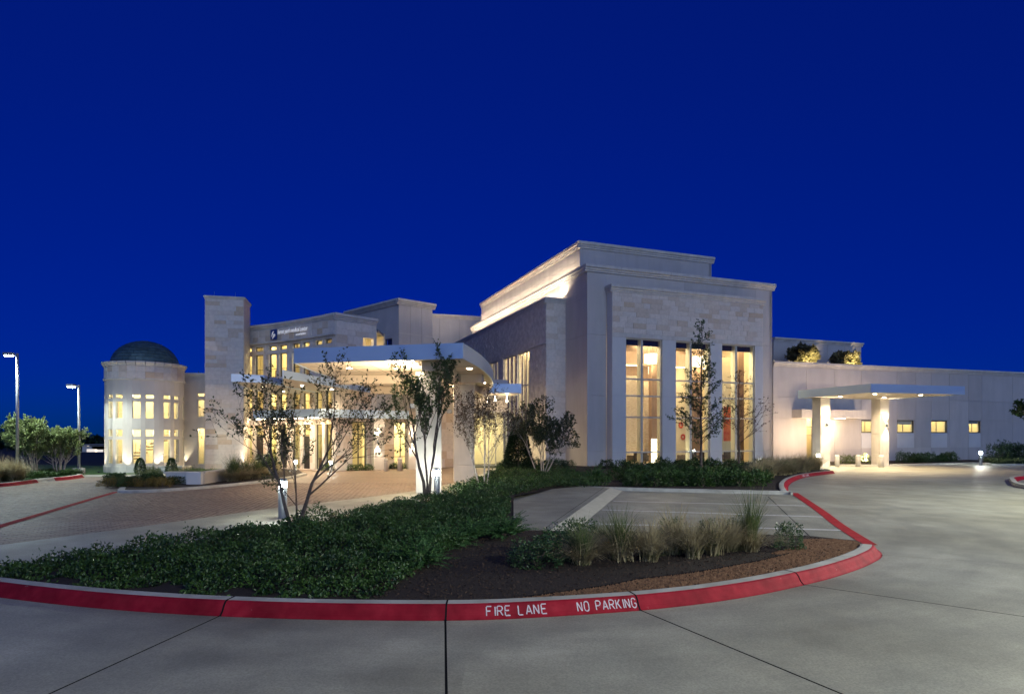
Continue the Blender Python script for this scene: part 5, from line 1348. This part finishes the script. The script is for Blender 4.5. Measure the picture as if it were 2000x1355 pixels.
# far lights and dark tree line beyond the rotunda
for i in range(26):
    px = -60 + i * 11 + rng.uniform(-4, 4)
    if px > 208: break
    Y = rng.uniform(150, 230); X = AT(px, Y); zb = ground_z(Y); hgt = rng.uniform(2.0, 4.5); r = rng.uniform(2.0, 4.0)
    t = thing('far_tree', 'dark distant tree on the skyline beyond the lamp posts', 'tree', (X, Y, zb), 'dark trees on the skyline')
    n = 260; q = nrng.normal(size=(n, 3)); q = unit(q) * nrng.uniform(.55, 1, (n, 1)) * np.array([r, r, hgt * .5]) + np.array([0, 0, hgt * .62])
    v, f = leaves(q, nrng.normal(size=(n, 3)), 1.0, 0.8); o = link('crown', np_mesh('crown', v, f, 'leaf_conifer'), t)
    m = MB(); m.tube([(0, 0, -.2), (0, 0, hgt * .6)], [.2, .08], 5); m.build('trunk', 'bark_dark', t, local=True)
for px, y, w, h in ((172, 871, 2.2, .8), (186, 881, 4.0, 1.2), (199, 882, 3.0, 1.2), (158, 885, 2.0, .7), (95, 884, 1.6, .5)):
    Y = 135.0; X = AT(px, Y); z = ZP(y, Y)
    if px in (186, 199):
        b_ = thing('far_building', 'small distant lit building beyond the trees' if px == 186 else 'small distant lit building next to the rotunda edge', 'building', (X, Y, ground_z(Y)))
        m = MB(); m.box(X - w * .7, X + w * .7, Y, Y + 4, ground_z(Y), z + h); m.build('wall', 'stucco', b_)
        m = MB(); m.box(X - w * .45, X + w * .1, Y - .06, Y - .01, z - h * .4, z + h * .4); m.build('window', 'far_light', b_)
        m = MB(); m.box(X - w * .8, X + w * .8, Y - .3, Y + 4.3, z + h, z + h + .3); m.build('roof', 'roof', b_)
    else:
        t = thing('far_lamp', 'tiny distant lamp on a pole beyond the trees', 'street lamp', (X, Y, ground_z(Y)), 'tiny distant lamps')
        m = MB(); m.tube([(X, Y, ground_z(Y)), (X, Y, z)], [.06, .05], 5); m.build('pole', 'steel', t)
        m = MB(); m.lathe(X, Y, [(.15, z), (.3, z + .15), (.15, z + .3)], 8); m.build('lamp_head', 'far_light', t)
# ================================================================ planting
def rot_about(v, axis, a):
    axis = axis / (np.linalg.norm(axis) + 1e-9)
    return v * math.cos(a) + np.cross(axis, v) * math.sin(a) + axis * np.dot(axis, v) * (1 - math.cos(a))

class Tree:
    def __init__(s, seed): s.r = np.random.default_rng(seed); s.wood = MB(); s.lp = []; s.ld = []
    def branch(s, p, d, L, rad, lev, maxlev, up=0.15, kids=3, ang=0.6, wob=0.18, leafy=6, decay=0.68, start=0.35):
        n = 5 if lev < maxlev else 3
        pts = [p]; rs = [rad]; dd = d / np.linalg.norm(d)
        for i in range(n):
            dd = dd + s.r.normal(size=3) * wob * 0.5 + np.array([0, 0, up * 0.3]); dd /= np.linalg.norm(dd)
            pts.append(pts[-1] + dd * L / n); rs.append(rad * (1 - 0.62 * (i + 1) / n))
        s.wood.tube(pts, rs, 7 if lev == 0 else (5 if lev < 2 else 3), cap=False)
        if lev >= maxlev - 1:
            k = leafy if lev == maxlev else max(1, leafy // 3)
            for _ in range(k):
                t = s.r.uniform(0.2, 1.0) * n; i = min(int(t), n - 1); q = pts[i] + (pts[i + 1] - pts[i]) * (t - i)
                ld = dd * 0.6 + s.r.normal(size=3) * 0.75; s.lp.append(q); s.ld.append(ld)
        if lev < maxlev:
            m = kids if lev else kids + 1
            for j in range(m):
                t = (start + (1 - start) * (j + s.r.uniform(0.2, 0.9)) / m) * n; i = min(int(t), n - 1)
                q = pts[i] + (pts[i + 1] - pts[i]) * (t - i)
                ax = np.cross(dd, s.r.normal(size=3)); a = ang * s.r.uniform(0.6, 1.25)
                s.branch(q, rot_about(dd, ax, a), L * decay * s.r.uniform(0.7, 1.1), max(rs[i] * 0.62, 0.004), lev + 1, maxlev, up, kids, ang, wob, leafy, decay, 0.25)
            s.branch(pts[-1], dd, L * decay * 0.8, rs[-1], lev + 1, maxlev, up, kids, ang, wob, leafy, decay, 0.2)
    def build(s, t, bark, leafm, ll=0.1, lw=0.055):
        s.wood.build('trunk', bark, t, True, local=True)
        P = np.array(s.lp); D = np.array(s.ld)
        L = ll * s.r.uniform(0.7, 1.25, len(P))
        v, f = leaves(P, D, L, L * lw / ll)
        link('crown', np_mesh('crown', v, f, leafm), t)
        return len(P)

def multi_tree(name, label, x, y, z0, stems, seed, bark, leafm, maxlev=3, ll=0.1, lw=0.055, leafy=6, kids=3, ang=0.6, decay=0.62, up=0.15, group=None, fitz=None):
    t = thing(name, label, 'tree', (x, y, z0), group)
    T = Tree(seed)
    for (bx, by, dx, dy, L, r) in stems:
        T.branch(np.array((bx, by, -0.1)), np.array((dx, dy, 1.0)), L, r, 0, maxlev, up, kids, ang, 0.16, leafy, decay, 0.42)
    T.build(t, bark, leafm, ll, lw)
    if fitz:
        zmax = np.percentile(np.array(T.lp)[:, 2], 99.5); k = fitz / zmax; t.scale = (k, k, k)
    return t

# the two-stemmed tree in the groundcover
gx, gy = AT(573, 15.8), 15.8
multi_tree('young_tree', 'two-stemmed young tree with sparse dark leaves beside the lit bollard in the groundcover', gx, gy, 0.1,
           [(-0.02, 0, -0.36, 0.1, 1.9, 0.05), (0.08, 0.05, 0.26, -0.05, 2.1, 0.055), (0.03, 0.1, 0.05, 0.3, 1.5, 0.03)], 11, 'bark_dark', 'leaf_tree', 4, 0.074, 0.038, 4, 3, 0.6, 0.68, 0.14, fitz=4.3)
multi_tree('young_tree', 'slender leafy tree standing in front of the front stone pier', AT(830, 25.3), 25.3, 0.1,
           [(0, 0, -0.14, 0, 2.6, 0.06), (0.12, 0, 0.06, 0.1, 2.7, 0.055), (0.05, .1, -0.08, 0.1, 2.2, 0.045)], 23, 'bark_dark', 'leaf_green', 4, 0.10, 0.052, 4, 3, 0.44, 0.6, 0.22, fitz=6.0)
multi_tree('young_tree', 'pale-stemmed sparse tree with reddish leaves before the second stone pier', AT(938, 27.6), 27.6, 0.1,
           [(0, 0, -0.30, 0, 2.3, 0.045), (0.15, 0, 0.05, 0.1, 2.2, 0.045), (0.25, .1, 0.22, 0.1, 2.3, 0.04), (-.1, .1, -0.15, .2, 2.4, 0.04)], 37, 'bark_pale', 'leaf_autumn', 4, 0.085, 0.042, 4, 3, 0.5, 0.68, 0.2, fitz=4.9)
multi_tree('young_tree', 'bushy multi-stemmed tree with pale lit stems before the dark end wall of the lobby', AT(1058, 37.0), 37.0, 0.1,
           [(-.2, 0, -0.35, 0, 2.2, 0.05), (0, 0, -0.08, 0.1, 2.4, 0.05), (0.12, 0, 0.12, 0.1, 2.5, 0.05), (0.25, .1, 0.36, 0.1, 2.2, 0.05), (.05, .2, 0.5, .2, 1.9, .04)], 41, 'bark_pale', 'leaf_tree', 4, 0.12, 0.06, 7, 3, 0.58, 0.66, 0.10, fitz=4.5)

def spire_tree(label, x, y, hgt, width, seed, leafm, n=34, leafy=15, trunk_clear=0.25, ll=0.15, bark='bark_dark', dens=1.0):
    t = thing('young_tree', label, 'tree', (x, y, 0.1)); T = Tree(seed); r = T.r
    pts = [np.array((0, 0, -.1))]; k = 10
    for i in range(k): pts.append(np.array((r.normal() * .03, r.normal() * .03, hgt * (i + 1) / k)))
    T.wood.tube(pts, [0.075 * (1 - .9 * i / k) + 0.006 for i in range(k + 1)], 7)
    for i in range(n):
        u = trunk_clear + (1 - trunk_clear) * (i + r.random()) / n; z = u * hgt
        a = r.uniform(0, 6.283); L = width * (1.05 - ((u - trunk_clear) / (1 - trunk_clear)) ** 0.8) * r.uniform(.6, 1.2) + .22
        T.branch(np.array((0, 0, z)), np.array((math.cos(a), math.sin(a), 0.55)), L, 0.022 * (1.1 - u) + .006, 2, 3, 0.15, 4, 0.6, .2, max(2, int(leafy * L / width)), 0.45, 0.2)
    T.build(t, bark, leafm, ll, ll * .55); return t
spire_tree('tall narrow young tree with green leaves in the hedge before the lobby windows', AT(1370, 34.5), 34.5, 8.6, 1.45, 51, 'leaf_green', 84, 13, 0.2, 0.12)
spire_tree('thin young tree with few brownish leaves before the window with the red painting', AT(1443, 40.5), 40.5, 6.5, 2.4, 57, 'leaf_autumn', 36, 5, 0.26, 0.12)

# crape myrtles by the lamp posts, roof trees
multi_tree('crape_myrtle', 'bright green multi-stemmed tree lit by the taller lamp post', AT(62, 37.0), 37.0, 0.1,
           [(math.cos(a) * .15, math.sin(a) * .15, math.cos(a) * .22, math.sin(a) * .22, 1.7, .045) for a in np.linspace(0, 6.28, 8)[:-1]], 61, 'bark_pale', 'leaf_bright', 3, 0.115, 0.06, 17, 4, 0.5, 0.62, 0.2, 'lit trees by the lamp posts', fitz=3.45)
multi_tree('crape_myrtle', 'pale green multi-stemmed tree beside the shorter lamp post', AT(116, 38.2), 38.2, 0.1,
           [(math.cos(a) * .15, math.sin(a) * .15, math.cos(a) * .25, math.sin(a) * .25, 1.5, .045) for a in np.linspace(0.4, 6.6, 8)[:-1]], 67, 'bark_pale', 'leaf_bright', 3, 0.11, 0.058, 13, 4, 0.5, 0.62, 0.2, 'lit trees by the lamp posts', fitz=2.85)
UPL = []
for px, lab, sd, ft in ((1568, 'uplit tree on the wing roof nearer the lobby', 71, 2.9), (1648, 'smaller uplit tree on the wing roof farther from the lobby', 73, 2.6)):
    Y = 63.6 if px < 1600 else 65.4; X = AT(px, Y)
    t = multi_tree('roof_tree', lab, X, Y, 8.6, [(math.cos(a) * .2, math.sin(a) * .2, math.cos(a) * .34, math.sin(a) * .34, 1.1, .05) for a in np.linspace(0, 6.28, 7)[:-1]], sd, 'bark_pale', 'leaf_gold', 3, 0.19, 0.11, 8, 4, 0.55, 0.62, 0.12, 'uplit trees on the wing roof', fitz=ft)
    UPL.append((X + .2, Y - 3.8))
    light('SPOT', 'uplight', (X + .2, Y - 3.8, 9.0), 2000, (1, 0.80, 0.45), None, 0.06, (X + .1, Y, 10.4), 58, 1.0)
for i, (X, Y) in enumerate(UPL):
    t = thing('roof_uplight', 'small floodlight at the foot of the %s roof tree' % ('larger', 'smaller')[i], 'lamp', (X, Y, 8.6))
    m = MB(); m.box(X - .1, X + .1, Y - .25, Y - .1, 8.6, 8.95); m.build('housing', 'frame_dark', t)
multi_tree('young_tree', 'dark leafy tree overhanging the far end of the wing', AT(2085, 40), 40, 0.05, [(0, 0, -.1, 0, 2.6, .07), (.1, 0, .2, .1, 2.5, .06)], 79, 'bark_dark', 'leaf_cover', 4, 0.17, 0.1, 10, 3, .6, .62, .12, fitz=6.2)

# shrubs: three source meshes, copied
def shrub_mesh(seed, n, ll, leafm, flat=0.8, noise=0.25):
    r = np.random.default_rng(seed)
    d = unit(r.normal(size=(n, 3))); d[:, 2] = np.abs(d[:, 2]) * 0.95 + .02
    lump = np.array([1 + noise * (mnoise.noise(Vector((x * 2.2 + seed, y * 2.2, z * 2.2)))) * 2 for x, y, z in d])[:, None]
    p = d * r.uniform(0.55, 1.0, (n, 1)) ** 0.5 * lump * np.array([0.5, 0.5, flat])
    v, f = leaves(p, d + r.normal(size=(n, 3)) * .7 + np.array([0, 0, .4]), ll * r.uniform(.7, 1.2, n), ll * .6 * r.uniform(.8, 1.2, n))
    return np_mesh('shrub_foliage', v, f, leafm)
SH = {k: [shrub_mesh(100 + i, n, ll, m, fl) for i in range(3)] for k, (n, ll, m, fl) in
      {'hedge': (900, 0.09, 'leaf_cover', 0.75), 'dark': (1300, 0.07, 'leaf_dark', 0.85), 'bright': (700, 0.08, 'leaf_bright', 0.7), 'gold': (700, 0.06, 'flower_yellow', 0.55)}.items()}
stm = MB()
for k in range(5): stm.tube([(0, 0, -.05), (math.cos(k * 1.26) * .15, math.sin(k * 1.26) * .15, .45)], [.015, .006], 4)
STEM = stm.build('shrub_stems', 'bark_dark', None, local=True); STEMM = STEM.data; bpy.data.objects.remove(STEM)
def shrub(kind, x, y, z, w, h, label, group, i=None, name='shrub', cat='shrub'):
    t = thing(name, label, cat, (x, y, z), group)
    o = link('foliage', SH[kind][(i if i is not None else rng.randrange(3)) % 3], t); o.rotation_euler = (0, 0, rng.uniform(0, 6.28)); o.scale = (w, w, h)
    o = link('stems', STEMM, t); o.scale = (w, w, h); return t
# hedge along the lobby windows
for row, (b0, dy) in enumerate(((29.6, 0), (31.6, .4), (33.8, .2))):
    for i in range(15 if row < 2 else 14):
        x = 5.9 + i * 0.78 - row * .1 + rng.uniform(-.12, .12) + (row % 2) * .35; y = b0 + (-.10 * (i / 14)) * 8 * .25 + rng.uniform(-.25, .25)
        if x > (11.6, 12.6, 13.6)[row]: continue
        shrub('hedge', x, y, 0.11, rng.uniform(.95, 1.25), rng.uniform(.75, 1.0), 'leafy green shrub in the hedge before the lobby windows', 'hedge before the lobby windows')
BB = offset_line(RC, 1.5)
for i in range(30):
    x = rng.uniform(6.5, 17.5); y = rng.uniform(36, 46)
    if x > 9.5 + (y - 28) * .55: continue
    shrub('hedge', x, y, 0.11, rng.uniform(1.2, 1.6), rng.uniform(.8, 1.05), 'leafy green shrub in the hedge before the lobby windows', 'hedge before the lobby windows')
for i in range(9):
    F = Fr(-0.6, 46.8, 5.2, 1.6); x, y = F.pt(i * .62)
    shrub('dark', x + rng.uniform(-.1, .1), y - rng.uniform(0, 1.5), 0.11, rng.uniform(.9, 1.3), rng.uniform(.6, .9), 'low dark shrub along the foot of the lobby end wall', 'low shrubs under the lobby end wall')
for i, px in enumerate((1760, 1778, 1790, 1803, 1812, 1822, 1840, 1857, 1868, 1880, 1895)):
    shrub('hedge' if i % 3 else 'dark', AT(px, 55.3) + .1, 55.3 + i * .25, 0.09, rng.uniform(.9, 1.3), rng.uniform(.7, 1.2), 'small shrub in the row below the square wing windows', 'shrubs below the wing windows')
for px, Y in ((1650, 54.0), (1662, 54.2), (1690, 54.6)):
    shrub('bright', AT(px, Y), Y, 0.03, 1.0, 1.1, 'light green shrub beside the concrete bollards at the wing wall', 'shrubs between the side canopy columns')
for px, Y, w in ((1952, 56, 2.0), (1968, 57.5, 1.8), (1985, 57, 2.1), (2004, 56, 2.2)):
    shrub('dark', AT(px, Y), Y, 0.08, w, 2.0, 'tall dark shrub at the far end of the wing', 'tall dark shrubs at the end of the wing')
# conifer beside the bushy tree
cx_, cy_ = AT(1012, 40.0), 40.0
t = thing('conifer', 'dense dark cone-shaped evergreen beside the bushy multi-stemmed tree', 'shrub', (cx_, cy_, .1))
n = 5200; zz = nrng.uniform(0, 1, n); a = nrng.uniform(0, 6.283, n); rr_ = (0.95 * (1 - zz) ** 0.75 + .06) * nrng.uniform(.7, 1.05, n)
p = np.stack([rr_ * np.cos(a), rr_ * np.sin(a), zz * 3.5], 1); v, f = leaves(p, np.stack([np.cos(a), np.sin(a), np.full(n, .6)], 1) + nrng.normal(size=(n, 3)) * .4, .2, .08)
link('foliage', np_mesh('foliage', v, f, 'leaf_conifer'), t)
m = MB(); m.tube([(0, 0, -.1), (0, 0, 3.3)], [.08, .01], 6); m.build('trunk', 'bark_dark', t, local=True)
for px, Y, lab in ((274, 40.2, 'cone-shaped dark shrub at the foot of the rotunda'), (335, 40.2, 'small shrub beside the steps at the rotunda')):
    t = thing('conifer', lab, 'shrub', (AT(px, Y), Y, .03)); n = 1500; zz = nrng.uniform(0, 1, n); a = nrng.uniform(0, 6.283, n)
    rr_ = .34 * (1 - zz) ** .5 * np.minimum(1, .55 + zz * 3) * nrng.uniform(.7, 1.1, n) + .02
    p = np.stack([rr_ * np.cos(a), rr_ * np.sin(a), zz * 0.95 + .05], 1); v, f = leaves(p, np.stack([np.cos(a), np.sin(a), np.full(n, .6)], 1) + nrng.normal(size=(n, 3)) * .5, .09, .05)
    link('foliage', np_mesh('foliage', v, f, 'leaf_dark'), t); m = MB(); m.tube([(0, 0, 0), (0, 0, .8)], [.03, .01], 5); m.build('trunk', 'bark_dark', t, local=True)

# feathery juniper bushes (arching sprays)
def juniper_mesh(seed, sprays=70, L=1.0):
    r = np.random.default_rng(seed); P = []; D = []; LL = []
    for _ in range(sprays):
        a = r.uniform(0, 6.283); el = r.uniform(.35, 1.25); d = np.array((math.cos(a) * math.cos(el), math.sin(a) * math.cos(el), math.sin(el)))
        ln_ = L * r.uniform(.65, 1.1); p = np.array((r.normal() * .05, r.normal() * .05, 0.0))
        for i in range(22):
            p = p + d * ln_ / 22; d = d + np.array([0, 0, -.03]) + r.normal(size=3) * .03
            side = np.cross(d, (0, 0, 1)); side /= np.linalg.norm(side) + 1e-6
            if i < 4: continue
            for sg in (-1, 1):
                P.append(p); D.append(d * .9 + side * sg * r.uniform(.5, .9) + r.normal(size=3) * .2); LL.append(.13 * (1.15 - i / 24) * r.uniform(.7, 1.2))
    LL = np.array(LL); v, f = leaves(np.array(P), np.array(D), LL, LL * .28); return np_mesh('juniper_foliage', v, f, 'leaf_juniper')
JM = [juniper_mesh(200 + i) for i in range(2)]
def juniper(px, Y, w, h, label):
    t = thing('juniper_bush', label, 'shrub', (AT(px, Y), Y, .11), 'feathery junipers'); o = link('foliage', JM[rng.randrange(2)], t); o.scale = (w, w, h); o.rotation_euler = (0, 0, rng.uniform(0, 6))
    o = link('stems', STEMM, t); o.scale = (w * .8, w * .8, h * .8)
juniper(822, 11.5, 0.95, 0.95, 'feathery juniper bush standing alone in the mulch of the island')
juniper(985, 14.6, 1.05, 1.0, 'feathery juniper bush at the corner of the sidewalk')
juniper(915, 14.2, 1.0, 0.85, 'feathery juniper bush between the groundcover and the sidewalk corner juniper')
juniper(858, 13.2, 0.95, 0.85, 'feathery juniper bush behind the one standing alone in the mulch')
juniper(1160, 33.5, 1.35, 1.25, 'wide bright feathery juniper before the lobby corner')
juniper(1120, 36, 1.1, 0.9, 'smaller feathery juniper beside the wide one before the lobby corner')

# dark glossy shrubs and feather grass clumps on the island
for px, Y, w, h, lab in ((1132, 13.4, .85, .72, 'rounded dark glossy shrub behind the first feather grass'), (1092, 12.2, 1.0, .72, 'rounded dark glossy shrub at the end of the feather grass row'), (1048, 11.5, 1.0, .58, 'low dark glossy shrub nearest the open mulch'),
                         (1310, 13.9, .65, .66, 'dark glossy shrub between the pale grasses by the parking bay'), (1385, 13.8, .65, .64, 'dark glossy shrub behind the leaning pale grass'), (1440, 13.7, .7, .66, 'dark glossy shrub against the tall green grass tuft'), (1539, 13.2, .62, .66, 'small round dark shrub alone at the island tip')):
    shrub('dark', AT(px, Y), Y, .11, w, h, lab, 'dark glossy shrubs on the island')
def grass_mesh(seed, blades, h, spread, m, droop=0.8):
    r = np.random.default_rng(seed); V = []; Fc = []
    for i in range(blades):
        a = r.uniform(0, 6.283); L = h * r.uniform(.55, 1.1); lean = spread * r.uniform(.05, 1.0) ** .8; ca_, sa_ = math.cos(a), math.sin(a)
        bx, by = r.normal() * .05, r.normal() * .05; w = r.uniform(.005, .010); b = len(V); segs = 5
        tw_ = r.normal() * .25
        for k in range(segs + 1):
            t = k / segs; out = lean * L * (t ** 1.35) ; z = L * (t - droop * lean * t ** 3 * .7)
            px_, py_ = bx + ca_ * out - sa_ * tw_ * t * t * L * .4, by + sa_ * out + ca_ * tw_ * t * t * L * .4; ww = w * (1 - .85 * t)
            V += [(px_ - sa_ * ww, py_ + ca_ * ww, max(z, .01)), (px_ + sa_ * ww, py_ - ca_ * ww, max(z, .01))]
        for k in range(segs): Fc.append((b + 2 * k, b + 2 * k + 1, b + 2 * k + 3, b + 2 * k + 2))
    return np_mesh('grass_blades', np.array(V), np.array(Fc), m)
GS = [grass_mesh(300 + i, 430, 1.05, .95, 'grass_straw') for i in range(3)]
GG = [grass_mesh(320 + i, 260, 1.05, .7, 'grass_green') for i in range(2)]
def grass(px, Y, h, label, green=0.5, group='feather grass clumps on the island', x=None, z=.11):
    t = thing('grass_clump', label, 'grass', (AT(px, Y) if x is None else x, Y, z), group)
    o = link('dry_blades', GS[rng.randrange(3)], t); h *= 1.5; o.scale = (h * 1.15, h * 1.15, h * (1 if green < .8 else .6)); o.rotation_euler = (0, 0, rng.uniform(0, 6.28))
    if green > 0: o = link('green_blades', GG[rng.randrange(2)], t); o.scale = (h * .9, h * .9, h * green * 1.05); o.rotation_euler = (0, 0, rng.uniform(0, 6.28))
for px, Y, h, g, lab in ((1138, 11.6, .66, .9, 'green feather grass clump at the head of the row beside the dark shrubs'), (1212, 12.0, .85, .8, 'large pale feather grass clump with arching straw blades'), (1270, 11.9, .62, .3, 'low straw-coloured grass clump next to the large pale clump'),
                       (1318, 12.6, .68, .6, 'straw grass clump leaning over the mulch before the dark shrub'), (1352, 12.2, .58, .4, 'short straw grass clump in the middle of the row'), (1392, 12.5, .62, .7, 'pale leaning feather grass in front of the leaning shrub'),
                       (1425, 12.9, .62, .2, 'dry straw grass clump next to the tall green tuft'), (1465, 12.9, .72, 1.25, 'tall upright green grass tuft near the island tip'), (1180, 12.9, .6, .8, 'grass clump tucked between dark shrub and large pale clump')):
    grass(px, Y, h, lab, g)
for i in range(26):
    u = i / 25; px = 1478 + 118 * u; Y = 33.5 + 11 * u + rng.uniform(-1.2, 1.0)
    grass(px, Y, rng.uniform(.7, .95), 'pale feather grass in the drift along the curved red kerb', rng.choice((.5, .8)), 'feather grass along the curved red kerb', z=.11)
for i in range(16):
    u = i / 15; j = cv[min(int(3 + u * (len(cv) - 5)), len(cv) - 1)]
    grass(0, j[1] + rng.uniform(-.3, .3), rng.uniform(.75, 1.0), 'dark green grass clump along the curved garden wall', 1.0, 'grasses along the garden wall', x=j[0] + .75 + rng.uniform(0, .5), z=.1)
for i in range(14):
    grass(rng.uniform(-30, 40), rng.uniform(31.6, 33.4), rng.uniform(.7, 1.0), 'pale feather grass at the foot of the taller lamp post', .3, 'feather grass by the lamp post')
for i in range(34):
    x = rng.uniform(-20.2, -16.1); y = 29.3 + rng.uniform(0, 2.0) - (x + 18) * .12
    shrub('gold' if rng.random() < .75 else 'hedge', x, y, .1, rng.uniform(.7, 1.0), rng.uniform(.5, .75), 'low mound of golden flowers before the garden wall', 'flower mounds before the garden wall', name='flower_mound', cat='flowers')
for i in range(12):
    shrub('bright', rng.uniform(-20.0, -16.2), rng.uniform(32.2, 34.5), .1, .7, rng.uniform(.8, 1.05), 'light green plant behind the white garden wall', 'plants behind the garden wall')
for i in range(16):
    shrub('hedge', -25.6 - rng.uniform(0, 2.6), rng.uniform(34.5, 38.5), .1, .9, .5, 'low green plant under the lit trees', 'low plants under the lit trees')
for i, px in enumerate((500, 515, 690, 705, 722, 772, 785, 640, 655)):
    Y = 44.6 if px < 700 else (45.0 if px < 750 else 47.0); shrub('hedge', AT(px, Y), Y - .4, .02, .7, .6, 'small plant below the entrance windows', 'plants below the entrance windows')

# groundcover: one uncountable mass of leafy runners
def cover(poly, count, base, hmax, ll, m, z0, seed, hump=1.2, edge=None):
    r = np.random.default_rng(seed); p = scatter(poly, count, r)
    nz = np.array([mnoise.noise(Vector((x * hump, y * hump, seed))) + .5 * mnoise.noise(Vector((x * hump * 2.7, y * hump * 2.7, seed + 5))) for x, y in p])
    top = np.clip(base + nz * hmax * .9, -.05, hmax * 1.5)
    if edge is not None:                      # lower towards the kerb
        E_ = np.array(edge); dist = np.full(len(p), 9.0)
        for e in E_: dist = np.minimum(dist, np.hypot(p[:, 0] - e[0], p[:, 1] - e[1]))
        top = top * np.clip(.35 + .42 * dist, 0, 1.0) - .10 * np.clip(1 - dist / .8, 0, 1)
    keep = top > .03; p = p[keep]; top = top[keep]
    z = z0 + top * r.uniform(0, 1, len(p)) ** .45
    spike = r.random(len(p)) < .03; z[spike] += r.uniform(.02, .16, spike.sum())
    q = np.stack([p[:, 0], p[:, 1], z], 1); d = r.normal(size=(len(p), 3)) + np.array([0, 0, .7])
    L = ll * r.uniform(.6, 1.3, len(p)); v, f = leaves(q, d, L, L * .6); return np_mesh('groundcover', v, f, m)
FI = offset_line(FOOT, 0.45)
i_a = min(range(len(FI)), key=lambda i: abs(FI[i][0] - (-1.9)))
gc1 = FI[3:i_a:3] + [(-1.9, 9.3), (-1.5, 11.2), (-1.0, 13.4), (-.3, 16.3), (-.05, 19), (-.05, 22.6), (-.2, 24.5), (-2.7, 24.5)] + [p for p in REAR[::-1] if p[1] < 24.5 and p[0] > -9.3]
tag(link('groundcover', cover(gc1, 88000, .22, .42, .060, 'leaf_cover', .10, 3, edge=FI[::2])), 'dense dark green groundcover filling the planting island', 'groundcover', kind='stuff')
gc2 = [(-2.6, 24.6), (-.1, 24.6), (1.0, 26.5), (1.7, 28.0), (4.6, 29.0), (4.2, 32), (3.4, 38), (1.5, 42), (-.8, 46), (-.9, 40), (-1.4, 33), (-2.1, 28)]
tag(link('groundcover', cover(gc2, 38000, .32, .34, .085, 'leaf_cover', .10, 9)), 'green groundcover between the stone piers and the lobby corner', 'groundcover', kind='stuff')
gc3 = [(42.5, 57.2), G(1942, 906), G(2040, 907), (62, 62), (50, 60.5)]
tag(link('groundcover', cover(gc3, 9000, .3, .3, .16, 'leaf_bright', .08, 12)), 'bright low grass in the bed beyond the wing bollard', 'groundcover', kind='stuff')
# mulch chips and gravel
mp = FI[i_a - 6:110:3] + PADF[1:] + [(-.2, 16.3), (-1.0, 13.4), (-1.6, 11.2)]
c = scatter(mp, 9000); n = len(c); q = np.stack([c[:, 0], c[:, 1], .122 + nrng.uniform(0, .02, n)], 1)
v, f = leaves(q, nrng.normal(size=(n, 3)) * np.array([1, 1, .35]), nrng.uniform(.02, .07, n), nrng.uniform(.012, .028, n), .1)
tag(link('bark_chips', np_mesh('bark_chips', v, f, 'chip')), 'dark bark chips scattered over the island mulch', 'mulch', kind='stuff')
GI = offset_line(FOOT, 1.15)
ga = min(range(len(FI)), key=lambda i: abs(FI[i][0] - (-.4)))
gp = offset_line(FOOT, .38)[ga:130] + [(7.35, 14.35), (6.6, 14.3), (6.1, 13.4), (5.2, 12.6)] + [offset_line(FOOT, .42 + .83 * min(1, (i - ga) / 26))[i] for i in range(100, ga, -2)]
mb = MB(); mb.sheet(gp, .128); tag(mb.build('gravel_strip', 'gravel_bed'), kind='structure')
c = scatter(gp, 14000); n = len(c); s_ = nrng.uniform(.008, .021, n)
base = np.array([(1, 0, -.35), (-.5, .87, -.35), (-.5, -.87, -.35), (0.1, 0, .8)])
V4 = c[:, None, :] ; ct = nrng.uniform(0, 6.28, n)
rot_ = np.stack([np.cos(ct)[:, None] * base[:, 0] - np.sin(ct)[:, None] * base[:, 1], np.sin(ct)[:, None] * base[:, 0] + np.cos(ct)[:, None] * base[:, 1], np.repeat(base[:, 2][None], n, 0)], 2) * s_[:, None, None]
V = rot_ + np.concatenate([c, np.full((n, 1), .13) + nrng.uniform(0, .012, (n, 1))], 1)[:, None, :]
f4 = np.array([(0, 1, 3), (1, 2, 3), (2, 0, 3)])
tag(link('gravel', np_mesh('gravel', V.reshape(-1, 3), (np.arange(n)[:, None, None] * 4 + f4).reshape(-1, 3), 'gravel')), 'reddish brown gravel strip along the island kerb', 'gravel', kind='stuff')
# steel edging between gravel and mulch
ed = [offset_line(FOOT, .44 + .83 * min(1, (i - ga) / 26))[i] for i in range(ga + 6, 102, 2)]
m = MB(); m.tube([(x, y, .14) for x, y in ed], [.012] * len(ed), 5); m.build('bed_edging', 'sealant')
tag(bpy.data.objects['bed_edging'], 'thin dark edging between gravel strip and mulch', 'edging')
